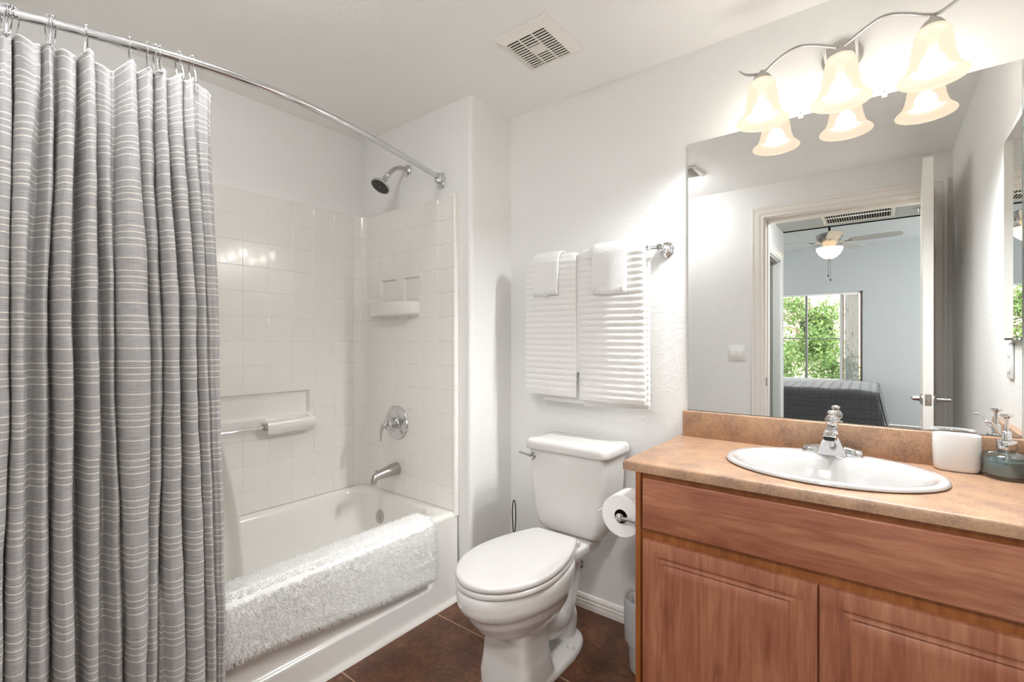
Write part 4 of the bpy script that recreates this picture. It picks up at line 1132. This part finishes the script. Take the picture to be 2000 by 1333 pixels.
for i, x in enumerate((-.320, -.099, .117)):
    MB().lathe([(.0001, 2.166), (.007, 2.165), (.010, 2.158), (.020, 2.150), (.030, 2.136), (.034, 2.122), (.033, 2.120), (.0001, 2.120)], (x, LY, 0), (0, 0, 1), 32).build('socket_cup', M['brushed'], vl)
    prof = [(.030, 2.132), (.036, 2.128), (.041, 2.115), (.0455, 2.090), (.049, 2.062), (.053, 2.038), (.058, 2.020), (.066, 2.006), (.076, 1.997), (.0805, 1.992), (.0808, 1.990), (.0800, 1.9885)]
    innr = [(r_ - .0035, z_ + (.0008 if z_ < 2.0 else 0)) for r_, z_ in reversed(prof[:-1])]
    s_ = MB().lathe(prof + innr, (x, LY, 0), (0, 0, 1), 48, caps=False).build('bell_shade', M['shade'], vl, smooth=180)
    bl = MB().lathe([(.0001, 1.998), (.010, 1.9995), (.020, 2.005), (.027, 2.014), (.030, 2.027), (.028, 2.040), (.022, 2.051), (.016, 2.058)], (x, LY, 0), (0, 0, 1), 24).build('bulb', M['bulb'], vl, smooth=180)
    MB().lathe([(.016, 2.058), (.014, 2.070), (.013, 2.119)], (x, LY, 0), (0, 0, 1), 20).build('bulb_base', M['vinyl'], bl)

# ------------------------------------------------------------------ exhaust fan grille and ceiling register
ef = thing('exhaust_fan', (-1.058, 1.520, ZC - .022), 'square white slotted exhaust fan cover on the ceiling above the toilet', 'ceiling vent')
X0, X1, Y0, Y1 = -1.180, -.936, 1.392, 1.650
def sqr(i, z): return [(X0 + i, Y0 + i, z), (X1 - i, Y0 + i, z), (X1 - i, Y1 - i, z), (X0 + i, Y1 - i, z)]
MB().loft([sqr(0, ZC - .0005), sqr(0, ZC - .004), sqr(.030, ZC - .020), sqr(.032, ZC - .0205), sqr(.0325, ZC - .010)], False, False).build('frame', M['grille'], ef, smooth=0)
MB().box(X0 + .033, X1 - .033, Y0 + .033, Y1 - .033, ZC - .009, ZC - .006).build('dark_cavity', M['dark_void'], ef, smooth=0)
mb = MB(); gx0, gx1, gy0, gy1 = X0 + .0325, X1 - .0325, Y0 + .0325, Y1 - .0325
ns = 13; pt = (gy1 - gy0) / ns
for k in range(ns + 1):
    yc = gy0 + k * pt; mb.box(gx0, gx1, max(gy0, yc - pt * .25), min(gy1, yc + pt * .25), ZC - .0195, ZC - .0178)
cw = (gx1 - gx0)
for f_ in (0.0, .335, .665, 1.0):
    xc = gx0 + cw * f_; mb.box(max(gx0, xc - .003), min(gx1, xc + .003), gy0, gy1, ZC - .0194, ZC - .0176)
mb.box(gx0 + cw * .36, gx0 + cw * .64, gy0 + pt * 4.72, gy0 + pt * 8.28, ZC - .0197, ZC - .012)
mb.build('slotted_grille', M['grille'], ef, smooth=0)

def register(name, x0, x1, y0, y1, z, label, n, along_x=True, bar=False):
    t = thing(name, ((x0 + x1) / 2, (y0 + y1) / 2, z - .01), label, 'ceiling vent')
    fr = .028
    mb = MB()
    for a in ((x0, x1, y0, y0 + fr), (x0, x1, y1 - fr, y1), (x0, x0 + fr, y0 + fr, y1 - fr), (x1 - fr, x1, y0 + fr, y1 - fr)): mb.rbox(*a, z - .008, z - .0005, .002)
    mb.build('frame', M['grille'], t)
    MB().box(x0 + fr, x1 - fr, y0 + fr, y1 - fr, z - .0025, z - .001).build('dark_cavity', M['dark_void'], t, smooth=0)
    mb = MB()
    for k in range(n):
        f_ = (k + .5) / n
        if along_x: c = lerp(y0 + fr, y1 - fr, f_); mb.add([(x0 + fr, c - .006, z - .003), (x1 - fr, c - .006, z - .003), (x1 - fr, c + .003, z - .012), (x0 + fr, c + .003, z - .012), (x0 + fr, c - .004, z - .003), (x1 - fr, c - .004, z - .003), (x1 - fr, c + .005, z - .012), (x0 + fr, c + .005, z - .012)], [(0, 1, 2, 3), (4, 5, 6, 7), (3, 2, 6, 7), (0, 1, 5, 4)])
        else: c = lerp(x0 + fr, x1 - fr, f_); mb.box(c - .0014, c + .0014, y0 + fr, y1 - fr, z - .011, z - .003)
    if bar: mb.box(x0 + fr, x1 - fr, (y0 + y1) / 2 - .005, (y0 + y1) / 2 + .005, z - .0115, z - .003)
    mb.build('louvres', M['grille'], t, smooth=0)
    return t
register('air_register', -1.22, -.965, .455, .685, ZC, 'white louvred air register on the bathroom ceiling at the left edge of the mirror', 12)

# ------------------------------------------------------------------ toilet paper on the vanity side
tpx, tpz, tpy = -.683, .652, 1.462
th = thing('paper_holder', (-.612, 1.54, tpz - .02), 'chrome toilet paper holder on the side of the vanity', 'paper holder')
MB().lathe([(.022, 0), (.022, .004), (.014, .010), (.0001, .010)], (VX0 - .0005, 1.435, tpz + .004), (-1, 0, 0), 24).tube(cr([(VX0 - .008, 1.435, tpz + .004), (-.650, 1.437, tpz + .004), (-.675, 1.439, tpz), (tpx, 1.450, tpz)], 5), .0062, 12).tube([(tpx, 1.452, tpz), (tpx, 1.580, tpz)], .008, 14).ball((tpx, 1.452, tpz), .0135, 14).build('arm', M['chrome'], th)
tr_ = thing('toilet_paper_roll', (tpx, 1.51, tpz - .07), 'full white toilet paper roll on the holder beside the vanity', 'toilet paper')
MB().lathe([(.023, 0), (.068, 0), (.0695, .002), (.0695, .098), (.068, .100), (.023, .100)], (tpx, tpy, tpz), (0, 1, 0), 56, caps=False).build('roll', M['paper'], tr_, smooth=40)
MB().lathe([(.0232, .0002), (.0215, .0002), (.0215, .0998), (.0232, .0998)], (tpx, tpy, tpz), (0, 1, 0), 40, caps=False).build('core', M['black'], tr_, smooth=40)
sheet = [(tpx + .0705 * math.cos(a), tpz + .0705 * math.sin(a)) for a in [math.radians(q) for q in range(60, 171, 10)]] + [(tpx - .078, tpz + .006), (tpx - .085, tpz + .002)]
MB().loft([[(x, tpy + .001, z) for x, z in sheet] + [(x + (.001 if i > 11 else 0), tpy + .001, z - .0012) for i, (x, z) in reversed(list(enumerate(sheet)))], [(x, tpy + .098, z) for x, z in sheet] + [(x, tpy + .098, z - .0012) for x, z in reversed(sheet)]]).build('loose_sheet', M['paper'], tr_, smooth=50)

# bin between toilet and vanity
wb = thing('waste_bin', (-.694, 1.70, 0), 'small grey waste bin with a clear liner bag between the toilet and the vanity', 'waste bin')
MB().lathe([(.0001, .002), (.052, .002), (.058, .01), (.074, .262), (.076, .266), (.073, .266), (.071, .262), (.056, .012), (.0001, .01)], (-.694, 1.70, 0), (0, 0, 1), 40, caps=False).build('bin', M['bin'], wb, smooth=50)
rings = []
for k, (r_, z) in enumerate([(.0775, .12), (.079, .19), (.080, .25), (.0805, .272), (.077, .281), (.072, .270), (.067, .20)]):
    rings.append([(-.694 + (r_ + .0018 * noise.noise(Vector((a * 5, z * 30, 0)))) * math.cos(a), 1.70 + (r_ + .0018 * noise.noise(Vector((a * 5, z * 30, 3)))) * math.sin(a), z + .004 * noise.noise(Vector((a * 4, 0, 7)))) for a in [2 * PI * q / 60 for q in range(60)]])
MB().loft(rings, False, False).build('liner_bag', M['bag'], wb, smooth=180)

# ------------------------------------------------------------------ bedroom seen through the doorway in the mirror
HXW = -.815; BY1 = -1.87; BYF = -5.30; BZ2 = 2.76
BX0, BX1 = -4.2, 2.2
struct('floor', MB().box(BX0, BX1, BYF - .1, -.16, -.10, -.02), M['carpet'])
# hall wall on the left with a door opening
HD0, HD1, HDZ = -1.62, -.90, 2.07
w = MB().box(HXW - .12, HXW, HD1, YD - .12, 0, ZC).box(HXW - .12, HXW, BY1, HD0, 0, ZC).box(HXW - .12, HXW, HD0, HD1, HDZ, ZC)
struct('wall_hall', w.box(BX0, HXW - .12, BY1, BY1 + .1, 0, BZ2), M['bed_wall'])
struct('wall_hall_right', MB().box(1.25, 1.35, BY1, YD - .12, 0, ZC).box(XR + .12, 1.35, YD - .25, YD - .13, 0, ZC).box(1.25, BX1, BY1, BY1 + .1, 0, BZ2), M['bed_wall'])
struct('ceiling', MB().box(HXW - .12, 1.35, BY1, YD - .12, ZC, ZC + .06).box(HXW - .12, 1.25, BY1, BY1 + .06, ZC, BZ2), M['bed_wall'])
struct('ceiling', MB().box(BX0, BX1, BYF - .1, BY1 + .1, BZ2, BZ2 + .06), M['bed_wall'])
WX0, WX1, WZ0, WZ1 = -2.05, -.222, .62, 2.052
w = MB().box(BX0, WX0, BYF - .14, BYF, 0, BZ2).box(WX1, BX1, BYF - .14, BYF, 0, BZ2).box(WX0, WX1, BYF - .14, BYF, WZ1, BZ2).box(WX0, WX1, BYF - .14, BYF, 0, WZ0)
struct('wall_far', w, M['bed_wall'])
# side walls of the bedroom: each has an unseen opening added for daylight
w = MB().box(BX0 - .1, BX0, BYF - .14, -4.9, 0, BZ2).box(BX0 - .1, BX0, -2.3, BY1 + .1, 0, BZ2).box(BX0 - .1, BX0, -4.9, -2.3, 0, .4).box(BX0 - .1, BX0, -4.9, -2.3, 2.3, BZ2)
struct('wall_bedroom_left', w, M['bed_wall'])
w = MB().box(BX1, BX1 + .1, BYF - .14, -4.9, 0, BZ2).box(BX1, BX1 + .1, -2.3, BY1 + .1, 0, BZ2).box(BX1, BX1 + .1, -4.9, -2.3, 0, .4).box(BX1, BX1 + .1, -4.9, -2.3, 2.3, BZ2)
struct('wall_bedroom_right', w, M['bed_wall'])
casing('trim_4', HD0, HD1, HDZ, HXW + .0005, 1, mat=M['hall_trim'], xaxis=False)
hd_ = thing('door_2', (HXW - .06, HD1, 0), None, None, kind='structure')
MB().box(HXW - .118, HXW - .002, HD1 - .014, HD1 - .0005, 0, HDZ).box(HXW - .118, HXW - .002, HD0 + .0005, HD0 + .014, 0, HDZ).box(HXW - .118, HXW - .002, HD0, HD1, HDZ - .014, HDZ - .0005).build('jamb', M['hall_trim'], hd_, smooth=0)
MB().rbox(HXW - .095, HXW - .060, HD0 + .016, HD1 - .016, .008, HDZ - .016, .003).build('slab', M['dark_door'], hd_)
for z in (.3, 1.1, 1.78): MB().rbox(HXW - .062, HXW - .044, HD1 - .030, HD1 - .013, z - .05, z + .05, .004).build('hinge', M['dark_metal'], hd_)

# window of the bedroom
wd = thing('window_1', (-.95, BYF - .07, WZ0), None, None, kind='structure')
mb = MB()
for a in ((WX0, WX0 + .03), (WX1 - .03, WX1)): mb.box(a[0], a[1], BYF - .12, BYF - .07, WZ0, WZ1)
mb.box(WX0, WX1, BYF - .12, BYF - .07, WZ0, WZ0 + .03).box(WX0, WX1, BYF - .12, BYF - .07, WZ1 - .02, WZ1)
mb.build('frame', M['vinyl'], wd, smooth=0)
MB().box(-.995, -.962, BYF - .115, BYF - .075, WZ0 + .03, WZ1 - .02).build('mullion', M['alu'], wd, smooth=0)
MB().box(-.520, -.480, BYF - .118, BYF - .072, WZ0 + .03, WZ1 - .02).build('sash_stile', M['vinyl'], wd, smooth=0)
MB().box(-.480, -.468, BYF - .118, BYF - .072, WZ0 + .03, WZ1 - .02).build('sash_edge', M['brown_wood'], wd, smooth=0)
MB().box(WX0 + .03, -.52, BYF - .102, BYF - .090, 1.302, 1.318).build('muntin', M['alu'], wd, smooth=0)
MB().box(WX0 + .03, WX1 - .03, BYF - .098, BYF - .094, WZ0 + .03, WZ1 - .02).build('pane', M['window_glass'], wd, smooth=0)
MB().box(WX1 - .031, WX1 - .022, BYF - .070, BYF - .001, WZ0, WZ1).build('liner_strip', M['brown_wood'], wd, smooth=0)
# vertical blinds drawn to the side
vb = thing('vertical_blinds', (-.36, BYF - .03, WZ0), 'grey vertical blinds stacked at the right side of the bedroom window', 'blinds')
MB().rbox(WX0 + .03, WX1 - .032, BYF - .045, BYF - .015, WZ1 - .035, WZ1 - .002, .003).build('head_rail', M['vinyl'], vb)
for k in range(11):
    x = -.445 + .0165 * k
    mb = MB().loft([[(x - .0085, BYF - .034, z), (x - .0075, BYF - .036, z), (x + .0065, BYF - .020, z), (x + .0055, BYF - .018, z)] for z in (WZ0 + .02, WZ1 - .04)])
    mb.build('slat', M['blind'], vb, smooth=0)

# bed
bed = thing('bed', (-1.0, -4.2, -.02), 'bed covered with a charcoal quilt below the bedroom window', 'bed')
mb = MB()
mb.rbox(-3.0, -.10, -5.16, -3.42, .25, .60, .05, 4); mb.build('mattress', M['vinyl'], bed)
def quilt(i, j, ni=70, nj=44):
    u = i / ni; v = j / nj            # u across x, v front drop + top
    x = lerp(-3.05, -.02, u)
    wr = .012 * noise.noise(Vector((x * 5, v * 7, 0)))
    er = sstep(.955, 1.0, u)
    if v < .42:
        z = lerp(.04, .615, v / .42); y = -3.33 - .05 * (v / .42) ** 2
    else:
        t = (v - .42) / .58; z = .64 + .028 * math.sin(PI * min(1, t * 1.1)); y = lerp(-3.40, -5.17, t)
    x += er * .0
    if u > .955: 
        z2 = z - (z - .0) * 0
    return (x + (lerp(.10, 0.0, min(1, v / .42)) if u > .94 else 0) * sstep(.94, 1, u), y + wr, z + wr * .6 - .02 * sstep(.93, 1, u))
mb.add([quilt(i, j) for j in range(45) for i in range(71)], [(j * 71 + i, j * 71 + i + 1, (j + 1) * 71 + i + 1, (j + 1) * 71 + i) for j in range(44) for i in range(70)])
# side drop on the right
side = [quilt(70, j) for j in range(19, 45)]
mb.grid(list(range(len(side))), [0, .25, .5, .75, 1.0], lambda i, v: (side[i][0] + .115 * v * (1 if i > 0 else 1), side[i][1] + (.05 * v if i == 0 else 0), lerp(side[i][2], .04, v)))
q_ = mb.build('quilt', M['quilt'], bed, smooth=60)
sol = q_.modifiers.new('thickness', 'SOLIDIFY'); sol.thickness = .015; sol.offset = 0
MB().box(-3.0, -.12, -5.16, -3.42, -.018, .25).build('box_base', M['dark_door'], bed, smooth=0)

# ceiling fan
fn = thing('ceiling_fan', (-.468, -2.70, 2.0), 'ceiling fan with a glowing bowl light in the bedroom, seen in the mirror', 'ceiling fan')
fx, fy = -.468, -2.70
MB().lathe([(.012, 2.50), (.012, 2.74), (.055, 2.745), (.06, BZ2 - .0005), (.0001, BZ2 - .0005)], (fx, fy, 0), (0, 0, 1), 24).build('downrod', M['dark_metal'], fn)
MB().lathe([(.0001, 2.515), (.05, 2.512), (.110, 2.500), (.132, 2.485), (.133, 2.440), (.12, 2.428), (.10, 2.40), (.07, 2.375), (.05, 2.345), (.0001, 2.345)], (fx, fy, 0), (0, 0, 1), 40).build('motor_housing', M['fan_body'], fn, smooth=40)
MB().lathe([(.0001, 2.205), (.02, 2.207), (.06, 2.222), (.10, 2.257), (.128, 2.305), (.133, 2.335), (.128, 2.338), (.0001, 2.342)], (fx, fy, 0), (0, 0, 1), 40).build('light_bowl', M['fan_bowl'], fn, smooth=60)
MB().lathe([(.0001, 2.188), (.012, 2.19), (.022, 2.206), (.0001, 2.208)], (fx, fy, 0), (0, 0, 1), 16).build('finial', M['fan_body'], fn)
for k in range(5):
    a = math.radians(8 + 72 * k); ca_, sa_ = math.cos(a), math.sin(a)
    ir = MB().tube([(fx + ca_ * .09, fy + sa_ * .09, 2.405), (fx + ca_ * .17, fy + sa_ * .17, 2.392), (fx + ca_ * .22, fy + sa_ * .22, 2.398)], .012, 10, flat=.5).build('blade_iron', M['fan_body'], fn)
    out_ = [(.19, -.045), (.24, -.058), (.55, -.066), (.64, -.055), (.665, -.02), (.665, .02), (.64, .055), (.55, .066), (.24, .058), (.19, .045)]
    rg = []
    for dz in (-.003, .003): rg.append([(fx + ca_ * q - sa_ * w_, fy + sa_ * q + ca_ * w_, 2.402 + w_ * .2 + dz) for q, w_ in out_])
    MB().loft(rg).build('blade', M['blade'], fn, smooth=0)
for dx, zl in ((-.012, 2.03), (.010, 1.98)):
    MB().tube([(fx + dx, fy, 2.20), (fx + dx, fy, zl)], .0016, 6).lathe([(.0001, -.03), (.006, -.025), (.007, -.01), (.002, 0)], (fx + dx, fy, zl), (0, 0, 1), 10).build('pull_chain', M['dark_metal'], fn)
cl = thing('fill_lamp', (-1.26, .42, ZC - .08), 'added round flush fill lamp, out of view, inside the bathroom near the tub and the door wall', 'fill lamp')  # added to brighten the bathroom, outside the frame and the mirror's view
MB().lathe([(.0001, -.0005), (.130, -.0005), (.132, -.012), (.126, -.02), (.0001, -.02)], (-1.26, .42, ZC), (0, 0, 1), 40).build('rim', M['brushed'], cl)
MB().lathe([(.124, -.0205), (.122, -.045), (.10, -.075), (.05, -.092), (.0001, -.096)], (-1.26, .42, ZC), (0, 0, 1), 40).build('dome', M['bath_fill'], cl)
hl = thing('fill_lamp', (-.15, -.62, ZC - .08), 'added round flush fill lamp, out of view, in the hall just outside the bathroom door', 'fill lamp')  # added above the door head, unseen, to send fill light through the doorway
MB().lathe([(.0001, -.0005), (.155, -.0005), (.157, -.012), (.150, -.02), (.0001, -.02)], (-.15, -.62, ZC), (0, 0, 1), 40).build('rim', M['brushed'], hl)
MB().lathe([(.148, -.0205), (.140, -.045), (.10, -.068), (.05, -.078), (.0001, -.08)], (-.15, -.62, ZC), (0, 0, 1), 40).build('dome', M['hall_fill'], hl)
register('return_vent', -.44, .10, -1.69, -1.19, ZC, 'large white return air vent with dark slots on the hall ceiling, seen in the mirror', 26, along_x=False, bar=True)
spk = thing('fire_sprinkler', (.26, -1.53, ZC - .04), 'small chrome fire sprinkler on the hall ceiling beside the return vent', 'sprinkler')
MB().lathe([(.045, 0), (.04, -.006), (.01, -.008), (.008, -.03), (.02, -.034), (.02, -.036), (.0001, -.037)], (.26, -1.53, ZC - .0005), (0, 0, 1), 24).build('sprinkler_head', M['brushed'], spk)

# ------------------------------------------------------------------ outside the bedroom window
GZ = -3.2
struct('ground', MB().box(-40, 30, -40, BYF - .14, GZ - .2, GZ), M['ground'])
nb = thing('neighbour_house', (-5, -15, GZ), 'beige stucco neighbouring house with a grey tiled eave outside the bedroom window', 'house')
MB().box(-12, 6, -18, -13.6, GZ, 6.5).box(-6, -2.12, -13.6, -11.4, GZ, 1.85).box(-6.2, -2.02, -13.6, -11.2, 1.70, 1.95).build('stucco_wall', M['stucco'], nb, smooth=0)
MB().box(-2.0, -1.15, -13.6, -13.5, 0.7, 1.95).box(-2.9, -2.35, -11.4, -11.35, .2, 1.1).build('dark_window', M['dark_void'], nb, smooth=0)
mb = MB()
for k in range(16):
    x = -5.28 + k * .22
    rg = []
    for (yy, zz) in ((-11.0, 2.02), (-13.6, 2.9)):
        rg.append([(x + .115 * math.cos(a), yy, zz + .10 * math.sin(a)) for a in [PI * q / 8 for q in range(9)]] + [(x - .09, yy, zz - .01), (x + .09, yy, zz - .01)])
    mb.loft(rg)
mb.build('roof_tiles', M['roof_tile'], nb, smooth=50)

def tree(x, y, z0, h, rad, seed, label, lm):
    rnd = random.Random(seed)
    t = thing('tree', (x, y, z0), label, 'tree', 'leafy trees outside the bedroom window')
    mb = MB(); tips = []
    mb.tube(cr([(x, y, z0), (x + .05, y, z0 + h * .3), (x - .04, y + .05, z0 + h * .6), (x + .03, y, z0 + h * .95)], 6), [lerp(.06, .012, i / 18) for i in range(19)], 8)
    for k in range(34):
        f_ = rnd.uniform(.35, .95); a = rnd.uniform(0, 2 * PI); L = rad * rnd.uniform(.5, 1.05) * (1.15 - f_ * .6)
        p0 = Vector((x, y, z0 + h * f_)); p1 = p0 + Vector((math.cos(a) * L, math.sin(a) * L, rnd.uniform(.1, .6) * L))
        mid = p0.lerp(p1, .5) + Vector((0, 0, .08 * L)); mb.tube([p0, mid, p1], [.014, .009, .004], 5); tips.append((p0, mid, p1))
    mb.build('trunk', M['bark'], t)
    for nm, m_, cnt in (('foliage', lm[0], 4200), ('foliage', lm[1], 2200)):
        lf = MB()
        for q in range(cnt):
            p0, mid, p1 = rnd.choice(tips); c = p0.lerp(p1, rnd.uniform(.25, 1.1)) + Vector([rnd.gauss(0, .13) for _ in range(3)])
            u = Vector([rnd.uniform(-1, 1) for _ in range(3)]).normalized(); v_ = u.cross(Vector([rnd.uniform(-1, 1) for _ in range(3)])).normalized()
            l_ = rnd.uniform(.035, .065); w_ = l_ * .38
            lf.add([c - u * l_, c + v_ * w_ + Vector((0, 0, .006)), c + u * l_, c - v_ * w_ + Vector((0, 0, .006))], [(0, 1, 2, 3)])
        tag(lf.build(nm, m_, t, smooth=0, recalc=False), kind='stuff')
tree(-1.42, -9.9, GZ, 5.75, .95, 3, 'tall leafy green tree in front of the beige house, nearest the mullion', (M['leaf2'], M['leaf']))
tree(-1.95, -8.3, GZ, 4.5, .70, 5, 'shorter leafy tree left of the tall one, below the tiled eave', (M['leaf'], M['leaf2']))
tree(-.78, -7.9, GZ, 4.5, .70, 9, 'shorter leafy tree on the right, beside the stacked blinds', (M['leaf'], M['leaf2']))
